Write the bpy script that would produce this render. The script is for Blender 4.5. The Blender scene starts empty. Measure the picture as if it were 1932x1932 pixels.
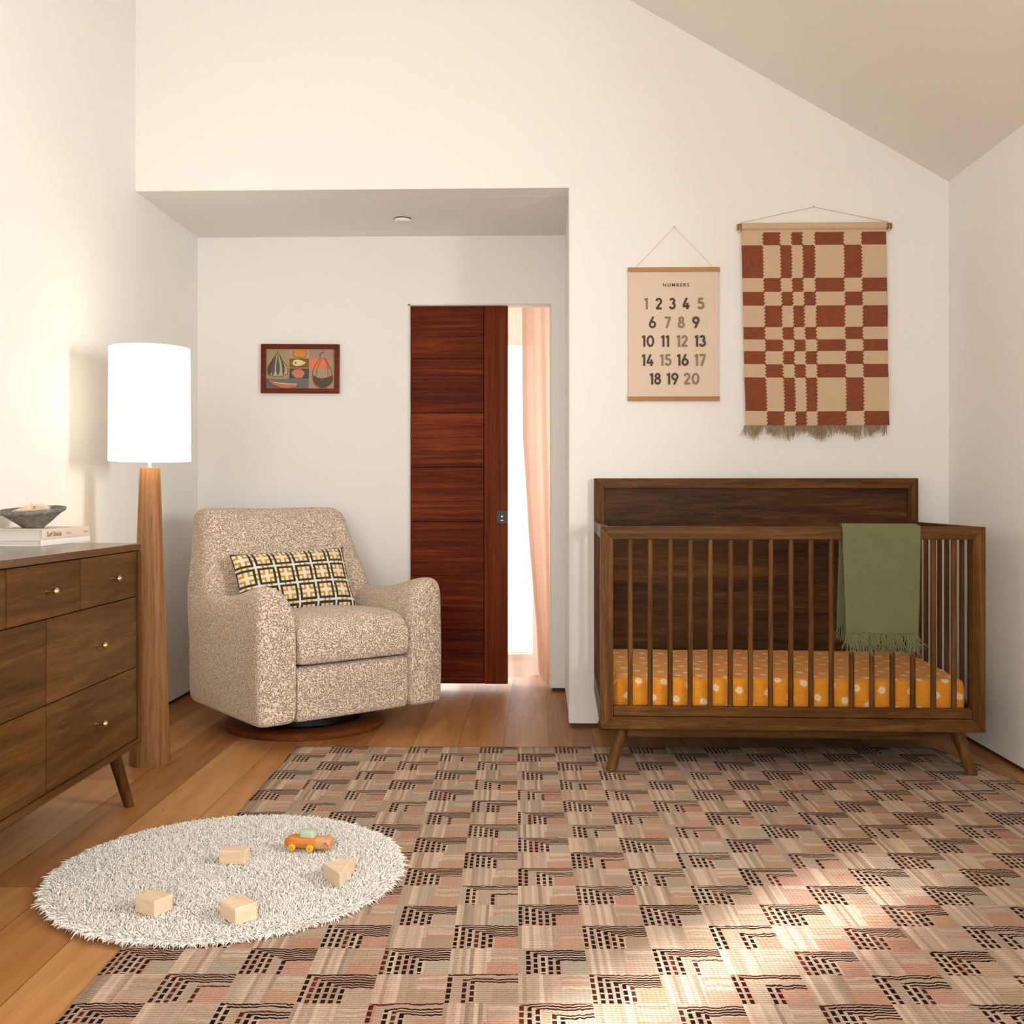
import bpy, bmesh, math, random
import numpy as np
from mathutils import Vector, Matrix, noise as mnoise

random.seed(7)
rng = np.random.default_rng(7)
SC = bpy.context.scene
COL = SC.collection
PI = math.pi
R = math.radians

# ------------------------------------------------------------------ camera
cam_d = bpy.data.cameras.new('camera')
cam = bpy.data.objects.new('camera', cam_d)
COL.objects.link(cam)
SC.camera = cam
cam.location = (0, 0, 1.01)
cam.rotation_euler = (R(90), 0, math.atan(54 / 1950))
cam_d.sensor_width = 36
cam_d.lens = 36 * 1950 / 1932
cam_d.shift_y = -34 / 1932
cam_d.clip_start = 0.05

# ------------------------------------------------------------------ world, lights, exposure
SC.view_settings.view_transform = 'Standard'
SC.view_settings.look = 'None'
SC.view_settings.gamma = 1
SC.view_settings.use_curve_mapping = False
SC.view_settings.exposure = -0.06

wd = bpy.data.worlds.new('daylight')
SC.world = wd
wd.use_nodes = True
bg = wd.node_tree.nodes['Background']
bg.inputs[0].default_value = (1.0, 0.99, 0.97, 1)
bg.inputs[1].default_value = 4.0


def area(name, loc, target, sx, sy, power, color, spread=180):
    l = bpy.data.lights.new(name, 'AREA')
    l.shape = 'RECTANGLE'
    l.size, l.size_y = sx, sy
    l.energy = power
    l.color = color
    l.spread = R(spread)
    o = bpy.data.objects.new(name, l)
    COL.objects.link(o)
    o.location = loc
    o.rotation_euler = (Vector(target) - Vector(loc)).to_track_quat('-Z', 'Y').to_euler()
    return o


WARM = (1.0, 0.92, 0.80)
# daylight through the right-hand window, the rear glazed door, the window behind the hall curtain
area('daylight_right_window', (1.72, 2.05, 1.42), (-1.7, 2.9, 1.30), 0.34, 0.60, 24, (1.0, 1.0, 1.0), 112)
area('daylight_rear_window', (-0.95, -1.52, 1.65), (1.6, 3.6, 2.1), 1.2, 1.5, 31, (0.96, 0.98, 1.0))
area('daylight_hall_window', (-0.62, 6.24, 1.0), (-0.4, 5.4, 0.95), 1.0, 1.8, 9, (1.0, 0.98, 0.96))
sun_d = bpy.data.lights.new('sun', 'SUN')
sun_d.energy = 25.0
sun_d.angle = R(4.6)
sun_d.color = (1.0, 0.97, 0.93)
sun = bpy.data.objects.new('sun', sun_d)
COL.objects.link(sun)
SE = R(31.5)
sun.rotation_euler = Vector((0.716 * math.cos(SE), 0.698 * math.cos(SE), -math.sin(SE))).to_track_quat('-Z', 'Y').to_euler()


# ------------------------------------------------------------------ node helpers
def srgb(h):
    h = h.lstrip('#')
    v = [int(h[i:i + 2], 16) / 255 for i in (0, 2, 4)]
    return tuple((c / 12.92 if c <= 0.04045 else ((c + 0.055) / 1.055) ** 2.4) for c in v) + (1.0,)


class X:
    """a value socket with arithmetic"""

    def __init__(s, nb, sock):
        s.nb, s.sock = nb, sock

    def _m(s, op, b=None, c=None):
        return s.nb.math(op, s, b, c)

    def __add__(s, o): return s._m('ADD', o)
    def __radd__(s, o): return s._m('ADD', o)
    def __sub__(s, o): return s._m('SUBTRACT', o)
    def __rsub__(s, o): return s.nb.math('SUBTRACT', o, s)
    def __mul__(s, o): return s._m('MULTIPLY', o)
    def __rmul__(s, o): return s._m('MULTIPLY', o)
    def __truediv__(s, o): return s._m('DIVIDE', o)
    def lt(s, o): return s._m('LESS_THAN', o)
    def gt(s, o): return s._m('GREATER_THAN', o)
    def floor(s): return s._m('FLOOR')
    def fract(s): return s._m('FRACT')
    def abs(s): return s._m('ABSOLUTE')
    def sin(s): return s._m('SINE')
    def mod(s, o): return s._m('FLOORED_MODULO', o)
    def min(s, o): return s._m('MINIMUM', o)
    def max(s, o): return s._m('MAXIMUM', o)
    def pow(s, o): return s._m('POWER', o)


class NB:
    def __init__(s, name):
        s.mat = bpy.data.materials.new(name)
        s.mat.use_nodes = True
        s.nt = s.mat.node_tree
        s.bsdf = s.nt.nodes['Principled BSDF']
        s.out = s.nt.nodes['Material Output']

    def node(s, t, **kw):
        n = s.nt.nodes.new(t)
        for k, v in kw.items():
            setattr(n, k, v)
        return n

    def plug(s, inp, v):
        if isinstance(v, X):
            s.nt.links.new(v.sock, inp)
        elif hasattr(v, 'node'):
            s.nt.links.new(v, inp)
        elif v is not None:
            inp.default_value = v

    def math(s, op, a, b=None, c=None):
        n = s.node('ShaderNodeMath', operation=op)
        for i, v in enumerate((a, b, c)):
            if v is not None:
                s.plug(n.inputs[i], v)
        return X(s, n.outputs[0])

    def coord(s, kind='Object'):
        return s.node('ShaderNodeTexCoord').outputs[kind]

    def xyz(s, vec):
        n = s.node('ShaderNodeSeparateXYZ')
        s.plug(n.inputs[0], vec)
        return [X(s, o) for o in n.outputs]

    def vec(s, x, y, z=0.0):
        n = s.node('ShaderNodeCombineXYZ')
        for i, v in enumerate((x, y, z)):
            s.plug(n.inputs[i], v)
        return n.outputs[0]

    def vmul(s, vec, k):
        n = s.node('ShaderNodeVectorMath', operation='MULTIPLY')
        s.plug(n.inputs[0], vec)
        n.inputs[1].default_value = k
        return n.outputs[0]

    def vadd(s, a, b):
        n = s.node('ShaderNodeVectorMath', operation='ADD')
        s.plug(n.inputs[0], a)
        s.plug(n.inputs[1], b)
        return n.outputs[0]

    def noise(s, vec, scale, detail=2.0, rough=0.5, dist=0.0, out=0):
        n = s.node('ShaderNodeTexNoise')
        s.plug(n.inputs['Vector'], vec)
        n.inputs['Scale'].default_value = scale
        n.inputs['Detail'].default_value = detail
        n.inputs['Roughness'].default_value = rough
        n.inputs['Distortion'].default_value = dist
        return X(s, n.outputs[out]) if out == 0 else n.outputs[out]

    def hash(s, vec):
        n = s.node('ShaderNodeTexWhiteNoise', noise_dimensions='3D')
        s.plug(n.inputs['Vector'], vec)
        return X(s, n.outputs[0])

    def ramp(s, fac, stops, interp='LINEAR'):
        n = s.node('ShaderNodeValToRGB')
        cr = n.color_ramp
        cr.interpolation = interp
        while len(cr.elements) < len(stops):
            cr.elements.new(0.5)
        for e, (p, c) in zip(cr.elements, stops):
            e.position = p
            e.color = srgb(c) if isinstance(c, str) else c
        s.plug(n.inputs[0], fac)
        return n.outputs[0]

    def mix(s, fac, a, b, blend='MIX'):
        n = s.node('ShaderNodeMix', data_type='RGBA', blend_type=blend)
        s.plug(n.inputs[0], fac)
        s.plug(n.inputs[6], srgb(a) if isinstance(a, str) else a)
        s.plug(n.inputs[7], srgb(b) if isinstance(b, str) else b)
        return n.outputs[2]

    def bump(s, h, strength=0.3, dist=0.01):
        n = s.node('ShaderNodeBump')
        n.inputs['Strength'].default_value = strength
        n.inputs['Distance'].default_value = dist
        s.plug(n.inputs['Height'], h)
        s.nt.links.new(n.outputs[0], s.bsdf.inputs['Normal'])

    def set(s, color=None, rough=None, **kw):
        if color is not None:
            s.plug(s.bsdf.inputs['Base Color'], srgb(color) if isinstance(color, str) else color)
        if rough is not None:
            s.plug(s.bsdf.inputs['Roughness'], rough)
        for k, v in kw.items():
            s.plug(s.bsdf.inputs[k.replace('_', ' ')], v)
        return s.mat


def plain(name, color, rough=0.6, var=0.06, scale=30, bump=0.0, **kw):
    b = NB(name)
    n = b.noise(b.coord(), scale, 3)
    c = srgb(color)
    lo = tuple(x * (1 - var) for x in c[:3]) + (1,)
    hi = tuple(min(1, x * (1 + var)) for x in c[:3]) + (1,)
    b.set(b.mix(n, lo, hi), rough, **kw)
    if bump:
        b.bump(n, bump, 0.004)
    return b.mat


def wood(name, dark, mid, light, axis='x', rough=0.45, across=26, fine=0.25, along=1.6, bump=0.12, spec=0.12):
    b = NB(name)
    co = b.coord()
    inf = b.node('ShaderNodeObjectInfo')
    rnd = X(b, inf.outputs['Random']) * 7.0
    co = b.vadd(co, b.vec(rnd, rnd * 1.7, rnd * 0.6))
    sc = {'x': (along, across, across), 'y': (across, along, across), 'z': (across, across, along)}[axis]
    v = b.vmul(co, sc)
    n1 = b.noise(v, 1.0, 4, 0.62, 0.9)
    n2 = b.noise(b.vmul(co, tuple(k * 9 for k in sc)), 1.0, 2, 0.6)
    n3 = b.noise(b.vmul(co, tuple(k * 0.22 for k in sc)), 1.0, 2, 0.5, 0.4)
    f = n1 * (0.75 - fine) + n2 * fine + n3 * 0.25
    b.set(b.ramp(f, [(0.36, dark), (0.5, mid), (0.64, light)]), rough)
    b.bsdf.inputs['Specular IOR Level'].default_value = spec
    if bump:
        b.bump(n2 * 0.6 + n1 * 0.4, bump, 0.002)
    return b.mat


# ------------------------------------------------------------------ object helpers
def link(name, me, mat=None, parent=None):
    o = bpy.data.objects.new(name, me)
    COL.objects.link(o)
    if mat is not None:
        for m in (mat if isinstance(mat, (list, tuple)) else [mat]):
            o.data.materials.append(m)
    if parent is not None:
        o.parent = parent
    return o


def finish(bm, name, mat, parent=None, bevel=0.0, seg=2, smooth=False, sub=0, angle=40):
    bmesh.ops.recalc_face_normals(bm, faces=bm.faces[:])
    me = bpy.data.meshes.new(name)
    bm.to_mesh(me)
    bm.free()
    if smooth or bevel:
        me.polygons.foreach_set('use_smooth', [True] * len(me.polygons))
    o = link(name, me, mat, parent)
    if bevel:
        m = o.modifiers.new('bevel', 'BEVEL')
        m.width, m.segments, m.limit_method, m.angle_limit = bevel, seg, 'ANGLE', R(35)
        m.harden_normals = True
    if sub:
        m = o.modifiers.new('subsurf', 'SUBSURF')
        m.levels = m.render_levels = sub
    if smooth and not sub:
        try:
            me.set_sharp_from_angle(angle=R(angle))
        except Exception:
            pass
    return o


def thing(name, label, cat, loc=(0, 0, 0), rz=0.0, group=None):
    o = bpy.data.objects.new(name, None)
    COL.objects.link(o)
    o.empty_display_size = 0.1
    o.location = loc
    o.rotation_euler = (0, 0, rz)
    tag(o, label, cat, group)
    return o


def tag(o, label, cat, group=None):
    o['label'] = label
    o['category'] = cat
    if group:
        o['group'] = group
    return o


def struct(o):
    o['kind'] = 'structure'
    return o


def box(bm, x0, x1, y0, y1, z0, z1):
    m = Matrix.Translation(((x0 + x1) / 2, (y0 + y1) / 2, (z0 + z1) / 2)) @ Matrix.Diagonal((abs(x1 - x0), abs(y1 - y0), abs(z1 - z0), 1))
    return bmesh.ops.create_cube(bm, size=1, matrix=m)['verts']


def prism(bm, poly, axis, a, b):
    """extrude a 2-D polygon along axis from a to b; poly is in the two other axes in x,y,z order"""
    def P(p, t):
        return {'x': (t, p[0], p[1]), 'y': (p[0], t, p[1]), 'z': (p[0], p[1], t)}[axis]
    v0 = [bm.verts.new(P(p, a)) for p in poly]
    v1 = [bm.verts.new(P(p, b)) for p in poly]
    n = len(poly)
    bm.faces.new(v0)
    bm.faces.new(v1[::-1])
    for i in range(n):
        bm.faces.new((v0[i], v1[i], v1[(i + 1) % n], v0[(i + 1) % n]))


def lathe(bm, prof, n=48, c=(0, 0), wob=None, cap=True):
    rings = []
    for k, (r, z) in enumerate(prof):
        ring = []
        for i in range(n):
            a = 2 * PI * i / n
            rr = r if wob is None else r + wob(a, z)
            ring.append(bm.verts.new((c[0] + rr * math.cos(a), c[1] + rr * math.sin(a), z)))
        rings.append(ring)
    for a, b in zip(rings, rings[1:]):
        for i in range(n):
            bm.faces.new((a[i], a[(i + 1) % n], b[(i + 1) % n], b[i]))
    if cap:
        bm.faces.new(rings[0][::-1])
        bm.faces.new(rings[-1])


def loft(bm, rings, cap=True, close=True):
    vs = [[bm.verts.new(p) for p in r] for r in rings]
    n = len(vs[0])
    for a, b in zip(vs, vs[1:]):
        for i in range(n if close else n - 1):
            bm.faces.new((a[i], a[(i + 1) % n], b[(i + 1) % n], b[i]))
    if cap:
        bm.faces.new(vs[0][::-1])
        bm.faces.new(vs[-1])
    return vs


def tube(bm, pts, r, n=6, r1=None):
    pts = [Vector(p) for p in pts]
    rings = []
    for k, p in enumerate(pts):
        d = (pts[min(k + 1, len(pts) - 1)] - pts[max(k - 1, 0)]).normalized()
        u = d.orthogonal().normalized()
        if k:
            u = (pu - d * pu.dot(d)).normalized()
        pu = u
        w = d.cross(u)
        rr = r if r1 is None else r + (r1 - r) * k / (len(pts) - 1)
        rings.append([p + (u * math.cos(2 * PI * i / n) + w * math.sin(2 * PI * i / n)) * rr for i in range(n)])
    loft(bm, rings)


def mesh_np(name, verts, faces, mat, parent=None, smooth=True):
    me = bpy.data.meshes.new(name)
    nf, k = faces.shape
    me.vertices.add(len(verts))
    me.vertices.foreach_set('co', np.ascontiguousarray(verts, dtype=np.float32).ravel())
    me.loops.add(nf * k)
    me.loops.foreach_set('vertex_index', np.ascontiguousarray(faces, dtype=np.int32).ravel())
    me.polygons.add(nf)
    me.polygons.foreach_set('loop_start', np.arange(0, nf * k, k, dtype=np.int32))
    me.polygons.foreach_set('loop_total', np.full(nf, k, dtype=np.int32))
    me.update(calc_edges=True)
    if smooth:
        me.polygons.foreach_set('use_smooth', [True] * nf)
    return link(name, me, mat, parent)


def strands_np(base, tip_off, length_pts, rad, nside=3, droop=None):
    """many thin tubes: base (n,3), tip_off (n,3), length_pts rings; droop (n,3) curvature"""
    n = len(base)
    K = length_pts
    t = np.linspace(0, 1, K)[None, :, None]
    cen = base[:, None, :] + tip_off[:, None, :] * t
    if droop is not None:
        cen = cen + droop[:, None, :] * (t * t)
    d = tip_off / (np.linalg.norm(tip_off, axis=1, keepdims=True) + 1e-9)
    ref = np.where(np.abs(d[:, 2:3]) < 0.8, np.array([[0, 0, 1.0]]), np.array([[1.0, 0, 0]]))
    u = np.cross(d, ref)
    u /= np.linalg.norm(u, axis=1, keepdims=True)
    w = np.cross(d, u)
    ang = np.arange(nside) * 2 * PI / nside
    prof = rad if np.ndim(rad) else np.array([rad] * (K - 1) + [rad * 0.45])
    off = (u[:, None, None, :] * np.cos(ang)[None, None, :, None] + w[:, None, None, :] * np.sin(ang)[None, None, :, None]) * prof[None, :, None, None]
    v = (cen[:, :, None, :] + off).reshape(-1, 3)
    idx = np.arange(n * K * nside).reshape(n, K, nside)
    a = idx[:, :-1, :]
    b = np.roll(a, -1, axis=2)
    c = np.roll(idx[:, 1:, :], -1, axis=2)
    e = idx[:, 1:, :]
    f = np.stack([a, b, c, e], -1).reshape(-1, 4)
    return v, f


def ribbon(bm, pts, w, y, closed=False, conv=None):
    """flat stroke of width w through 2-D pts, laid in the xz plane at depth y"""
    P = [Vector((p[0], p[1])) for p in pts]
    n = len(P)
    L, Rr = [], []
    for i in range(n):
        if closed:
            a, b = P[(i - 1) % n], P[(i + 1) % n]
        else:
            a, b = P[max(i - 1, 0)], P[min(i + 1, n - 1)]
        d1 = (P[i] - a) if (closed or i > 0) else (b - P[i])
        d2 = (b - P[i]) if (closed or i < n - 1) else (P[i] - a)
        d1 = d1.normalized()
        d2 = d2.normalized()
        t = (d1 + d2)
        t = t.normalized() if t.length > 1e-6 else d1
        nn = Vector((-t.y, t.x))
        k = 1 / max(0.45, nn.dot(Vector((-d1.y, d1.x))))
        L.append(P[i] + nn * w / 2 * k)
        Rr.append(P[i] - nn * w / 2 * k)
    cv = conv or (lambda q: (q.x, y, q.y))
    vl = [bm.verts.new(cv(q)) for q in L]
    vr = [bm.verts.new(cv(q)) for q in Rr]
    for i in range(n if closed else n - 1):
        j = (i + 1) % n
        bm.faces.new((vl[i], vl[j], vr[j], vr[i]))


def arc(cx, cy, rx, ry, a0, a1, n=14):
    return [(cx + rx * math.cos(R(a0 + (a1 - a0) * i / n)), cy + ry * math.sin(R(a0 + (a1 - a0) * i / n))) for i in range(n + 1)]


def text_mesh(body, size, spacing=1.0, align='LEFT', bold=0.0):
    cu = bpy.data.curves.new('lettering', 'FONT')
    cu.body = body
    cu.size = size
    cu.space_character = spacing
    cu.align_x = align
    cu.resolution_u = 3
    cu.offset = size * bold
    o = bpy.data.objects.new('lettering', cu)
    COL.objects.link(o)
    dg = bpy.context.evaluated_depsgraph_get()
    me = bpy.data.meshes.new_from_object(o.evaluated_get(dg))
    bpy.data.objects.remove(o)
    bpy.data.curves.remove(cu)
    me.materials.clear()
    return me


# ------------------------------------------------------------------ materials
def wall_paint(name, col):
    b = NB(name)
    n = b.noise(b.coord(), 260, 3, 0.6)
    n2 = b.noise(b.coord(), 2.5, 2)
    c = srgb(col)
    b.set(b.mix(n2, tuple(x * 0.985 for x in c[:3]) + (1,), c), 0.85)
    b.bump(n, 0.05, 0.002)
    return b.mat


M_WALL = wall_paint('white_wall_paint', '#f2f0ea')
M_CEIL = wall_paint('ceiling_paint', '#efe9e0')
M_BASE = plain('dark_base_strip', '#4a3524', 0.7)
M_JAMB = plain('jamb_white_paint', '#e2ddd2', 0.5)


def floor_mat():
    b = NB('oak_plank_floor')
    x, y, z = b.xyz(b.coord())
    px = (x + 0.150) / 0.183
    pi = px.floor()
    h = b.hash(b.vec(pi, 3.3, 1.0))
    py = (y + h * 2.1) / 1.9
    pj = py.floor()
    h2 = b.hash(b.vec(pi, pj, 7.0))
    sh = b.vec(h2 * 9.0, h2 * 5.0, 0.0)
    v = b.vadd(b.vec(x * 11.0, y * 0.9, 0.0), sh)
    g = b.noise(v, 1.0, 5, 0.6, 1.4)
    v2 = b.vadd(b.vec(x * 150.0, y * 5.0, 0.0), sh)
    g2 = b.noise(v2, 1.0, 2, 0.6)
    v3 = b.vadd(b.vec(x * 14.0, y * 3.4, 0.0), sh)
    knot = b.noise(v3, 1.0, 4, 0.65, 2.2)
    f = g * 0.6 + g2 * 0.18 + h2 * 0.26
    col = b.ramp(f, [(0.28, '#7e4e26'), (0.5, '#a8723e'), (0.74, '#c6935c')])
    kn = b.ramp(knot, [(0.66, (0, 0, 0, 1)), (0.74, (1, 1, 1, 1))])
    col = b.mix(X(b, kn) * 0.6, col, '#4f2c12')
    ex = (px.fract() - 0.5).abs()
    ey = (py.fract() - 0.5).abs()
    seam = ex.gt(0.4935).max(ey.gt(0.4993))
    col = b.mix(seam * 0.75, col, '#2e1808')
    b.set(col, 0.38 + g2 * 0.16, Specular_IOR_Level=0.3)
    b.bump(g2 * 0.25 + g * 0.3 - seam * 1.0, 0.22, 0.0025)
    return b.mat


M_FLOOR = floor_mat()

M_CRIB_X = wood('walnut_stain_x', '#38230e', '#593a18', '#785129', 'x', 0.40)
M_CRIB_Y = wood('walnut_stain_y', '#38230e', '#593a18', '#785129', 'y', 0.40)
M_CRIB_Z = wood('walnut_stain_z', '#38230e', '#593a18', '#785129', 'z', 0.40)
M_CRIB_PANEL = wood('walnut_panel', '#2a180a', '#4e3216', '#6f4b26', 'x', 0.42, across=16, along=1.1)
M_DR_Y = wood('dresser_wood_y', '#39230b', '#553616', '#6f4b24', 'y', 0.36, across=18, along=1.3)
M_DR_Z = wood('dresser_wood_z', '#39230b', '#543616', '#694723', 'z', 0.38)
M_DR_TOP = wood('dresser_top_wood', '#3d260d', '#59391a', '#724e28', 'y', 0.22, spec=1.0)
M_DR_DARK = plain('dresser_dark_wood', '#120c07', 0.9)
M_LAMP = wood('lamp_oak', '#6e4a2e', '#8e6541', '#a67b55', 'z', 0.42, across=70, along=1.4)
M_DOOR_X = wood('door_mahogany_x', '#381305', '#62240b', '#8a3f16', 'x', 0.5, across=44, along=1.3, spec=0.1)
M_DOOR_Z = wood('door_mahogany_z', '#4c1c08', '#6f2e0e', '#874016', 'z', 0.5, across=40, along=1.0, spec=0.1)
M_DISC = wood('disc_wood', '#4a2410', '#6a371a', '#804522', 'x', 0.35)
M_MAPLE = wood('maple_block', '#dcbd9c', '#e6cbad', '#efdabf', 'x', 0.55, across=60, along=6, bump=0.05)
M_OAKSTRIP = wood('oak_strip', '#a27648', '#b98c5c', '#cba070', 'x', 0.5, across=120)
M_ROD = wood('rod_wood', '#7a5738', '#8f6a46', '#a07a55', 'x', 0.5, across=90)
M_FRAME = wood('red_frame_wood', '#4d1a0c', '#6a2813', '#80361b', 'x', 0.35, across=60)
M_BRASS = plain('brushed_brass', '#d0b48c', 0.28, 0.03, Metallic=1.0)
M_STEEL = plain('lamp_steel', '#d8d2c8', 0.25, 0.03, Metallic=1.0)
M_BLACK = plain('black_metal', '#131315', 0.4, 0.1)
M_CHROME = plain('latch_steel', '#b8b0a4', 0.3, 0.03, Metallic=1.0)
M_CORD = plain('cotton_cord', '#cbb795', 0.9)
M_WHITEP = plain('white_plastic', '#f2efe8', 0.4)


def boucle():
    b = NB('sherpa_boucle')
    co = b.coord()
    w = b.noise(co, 40, 2, 0.5, out=1)
    cw = b.vadd(co, b.vmul(w, (0.010, 0.010, 0.010)))
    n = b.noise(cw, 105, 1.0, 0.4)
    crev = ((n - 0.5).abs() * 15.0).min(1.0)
    n2 = b.noise(co, 380, 2, 0.6)
    big = b.noise(co, 5, 2)
    hgt = crev.pow(0.8) * 0.62 + n2 * 0.25
    col = b.mix(n2, '#e6d0b8', '#f4e3d0')
    col = b.mix(big * 0.3, col, '#e8d2ba')
    col = b.mix((1.0 - crev) * 0.75, col, '#a88668')      # shade between the curls, painted in as darker tan
    b.set(col, 0.95, Sheen_Weight=0.25, Sheen_Roughness=0.5)
    b.plug(b.bsdf.inputs['Specular IOR Level'], 0.1)
    b.bump(hgt, 0.7, 0.0045)
    dn = b.node('ShaderNodeDisplacement')
    dn.inputs['Midlevel'].default_value = 0.7
    dn.inputs['Scale'].default_value = 0.0028
    b.plug(dn.inputs['Height'], hgt)
    b.nt.links.new(dn.outputs[0], b.out.inputs['Displacement'])
    b.mat.displacement_method = 'BOTH'
    return b.mat


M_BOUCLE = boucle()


def rug_mat():
    b = NB('checkered_wool_rug')
    u, v, _ = b.xyz(b.coord('UV'))
    wn = b.noise(b.vec(u * 22.0, v * 9.0, 0.0), 1.0, 3, 0.6) - 0.5
    jit = b.noise(b.vec(u * 110.0, v * 16.0, 2.0), 1.0, 1) - 0.5
    cu = u / 0.1465
    cv = v / 0.1223
    ci, ri = cu.floor(), cv.floor()
    fu = (cu.fract() + jit * 0.02)
    fv = cv.fract()
    fvw = (fv + wn * 0.20 + jit * 0.07).max(0.0)
    dark = (ci + ri).mod(2.0)
    dark = dark.gt(0.5)
    th = b.hash(b.vec(ci, ri, 1.0))
    th2 = b.hash(b.vec(ci, ri, 2.0))
    isv = fu.lt(fvw * 1.25)
    N = 9.3
    d = fu.min(fvw * 1.25)
    bd = d * N
    bi, bf = bd.floor(), bd.fract()
    h1 = b.hash(b.vec(ci * 13.0 + bi, ri, 3.0))
    h2 = b.hash(b.vec(ci * 17.0 + bi, ri * 3.0, 4.0))
    inb = bi.lt(6.0)
    line = bf.gt(0.10) * bf.lt(0.66) * inb * h1.gt(0.14)
    dash = (v / 0.1223 * 5.0 + h1).fract().gt(0.24)
    dash = dash.max(1.0 - isv)
    hline = bf.gt(0.06) * bf.lt(0.62) * inb * h1.gt(0.1)
    ln = (isv * line + (1.0 - isv) * hline).min(1.0) * dash * dark
    # colours
    dcol = b.ramp(h2, [(0.0, '#150d0a'), (0.62, '#20130e'), (0.80, '#3f1d12'), (1.0, '#552a1a')])
    between = b.ramp(h1, [(0.0, '#9a8979'), (0.3, '#b49f8d'), (0.5, '#cab49e'), (0.68, '#a88a78'), (0.84, '#9c8573'), (0.93, '#a9705a'), (1.0, '#9c988c')])
    sb = (cu.fract() * 17.0).floor()
    hs = b.hash(b.vec(ci * 19.0 + sb, ri * 5.0, 6.0))
    stripe = b.ramp(hs, [(0.0, '#7d6d5e'), (0.25, '#a8937f'), (0.55, '#d2bda7'), (0.8, '#b1968a'), (1.0, '#8d8776')])
    patch = b.ramp(th2, [(0.0, '#a8705a'), (0.15, '#a8805f'), (0.32, '#95806a'), (0.48, '#aa927e'), (0.64, '#9b988b'), (0.82, '#ab7a66'), (1.0, '#8f9084')], 'CONSTANT')
    lightc = b.mix(fu.gt(0.60) * fv.gt(0.0), stripe, between)
    lightc = b.mix(fu.gt(0.54) * fvw.gt(0.56) * 0.85, lightc, patch)
    darkc = b.mix((1.0 - inb) * 0.9, between, patch)
    col = b.mix(dark, lightc, darkc)
    tint = b.ramp(th, [(0.0, '#b09a86'), (0.35, '#a28d7e'), (0.6, '#b58f7c'), (0.8, '#968d80'), (1.0, '#b0978a')])
    col = b.mix(0.25, col, tint)
    kn = b.noise(b.vec(u * 190.0, v * 190.0, 0.0), 1.0, 2, 0.7)
    col = b.mix((kn - 0.32).max(0.0) * 0.55, col, '#d6c0a6')
    rib = ((v * (2 * PI / 0.0085)).sin() * 0.5 + 0.5)
    ribu = ((u * (2 * PI / 0.0095)).sin() * 0.5 + 0.5)
    col = b.mix(1.0, col, (1.0, 0.955, 0.93, 1), 'MULTIPLY')
    col = b.mix(ln, col, dcol)
    b.set(col, 0.95)
    b.plug(b.bsdf.inputs['Specular IOR Level'], 0.1)
    b.bump(rib * 0.35 + ribu * 0.2 + kn * 0.6 - ln * 0.25, 0.75, 0.004)
    return b.mat


M_RUG = rug_mat()


def sun_cloth():
    b = NB('mustard_muslin_suns')
    u, v, _ = b.xyz(b.coord('UV'))
    wob = b.noise(b.vec(u * 6.0, v * 6.0, 0.0), 1.0, 2) - 0.5
    P = 0.092
    v0 = v + u * 0.10
    r = (v0 / (P * 0.62))
    ri = r.floor()
    c = (u / P + ri * 0.5)
    ci = c.floor()
    hx = b.hash(b.vec(ci, ri, 1.0)) - 0.5
    hy = b.hash(b.vec(ci, ri, 2.0)) - 0.5
    dx = (c.fract() - 0.5 + hx * 0.22) * P
    dy = (r.fract() - 0.5 + hy * 0.2) * (P * 0.62)
    rad = (dx * dx + dy * dy).pow(0.5)
    ang = b.math('ARCTAN2', dy, dx)
    spike = ((ang * (17.0 / (2 * PI)) + hx * 3.0).fract() - 0.5).abs() * 2.0
    hs = b.hash(b.vec((ang * (17.0 / (2 * PI)) + hx * 3.0).floor(), ci, ri))
    rr = 0.0080 + spike.pow(1.3) * (0.005 + hs * 0.007)
    on = rad.lt(rr)
    core = rad.lt(0.0056)
    n = b.noise(b.vec(u * 60.0, v * 170.0, 0.0), 1.0, 3, 0.6, 1.0)
    n2 = b.noise(b.vec(u * 9.0, v * 40.0, 3.0), 1.0, 3, 0.6, 1.2)
    base = b.mix(n, '#d4800a', '#ee9f20')
    mot = b.mix(core, '#f3e2bd', '#e3c79a')
    b.set(b.mix(on, base, mot), 0.85, Sheen_Weight=0.15)
    b.bump(n * 0.4 + n2 * 1.0 + wob * 0.3, 0.8, 0.008)
    return b.mat


M_SUNS = sun_cloth()


def pillow_mat():
    b = NB('pillow_grid_print')
    u, v, _ = b.xyz(b.coord('UV'))
    wn = b.noise(b.vec(u * 60.0, v * 60.0, 0.0), 1.0, 2) - 0.5
    P = 0.0885
    cu = (u + wn * 0.004) / P + 0.20 + 0.0
    cv = (v + wn * 0.004) / P + 0.28
    a, c = cu.fract(), cv.fract()
    ax, cx = (a - 0.5).abs(), (c - 0.5).abs()
    m = ax.max(cx)
    blk = m.gt(0.325) * m.lt(0.445)
    barv = ((ax - 0.13).abs()).lt(0.05) * cx.gt(0.09)
    barh = ((cx - 0.13).abs()).lt(0.05) * ax.gt(0.09)
    yel = barv.max(barh) * m.lt(0.5)
    n = b.noise(b.vec(u * 500.0, v * 500.0, 0.0), 1.0, 2)
    base = b.mix(n, '#ddd3bf', '#efe8d8')
    col = b.mix(yel, base, b.mix(n, '#b8860c', '#d2a32a'))
    col = b.mix(blk, col, b.mix(n, '#22261a', '#343a27'))
    b.set(col, 0.9, Sheen_Weight=0.15)
    b.bump(n * 0.5 + blk * 0.6 + yel * 0.5, 0.6, 0.003)
    return b.mat


M_PILLOW = pillow_mat()


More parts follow.
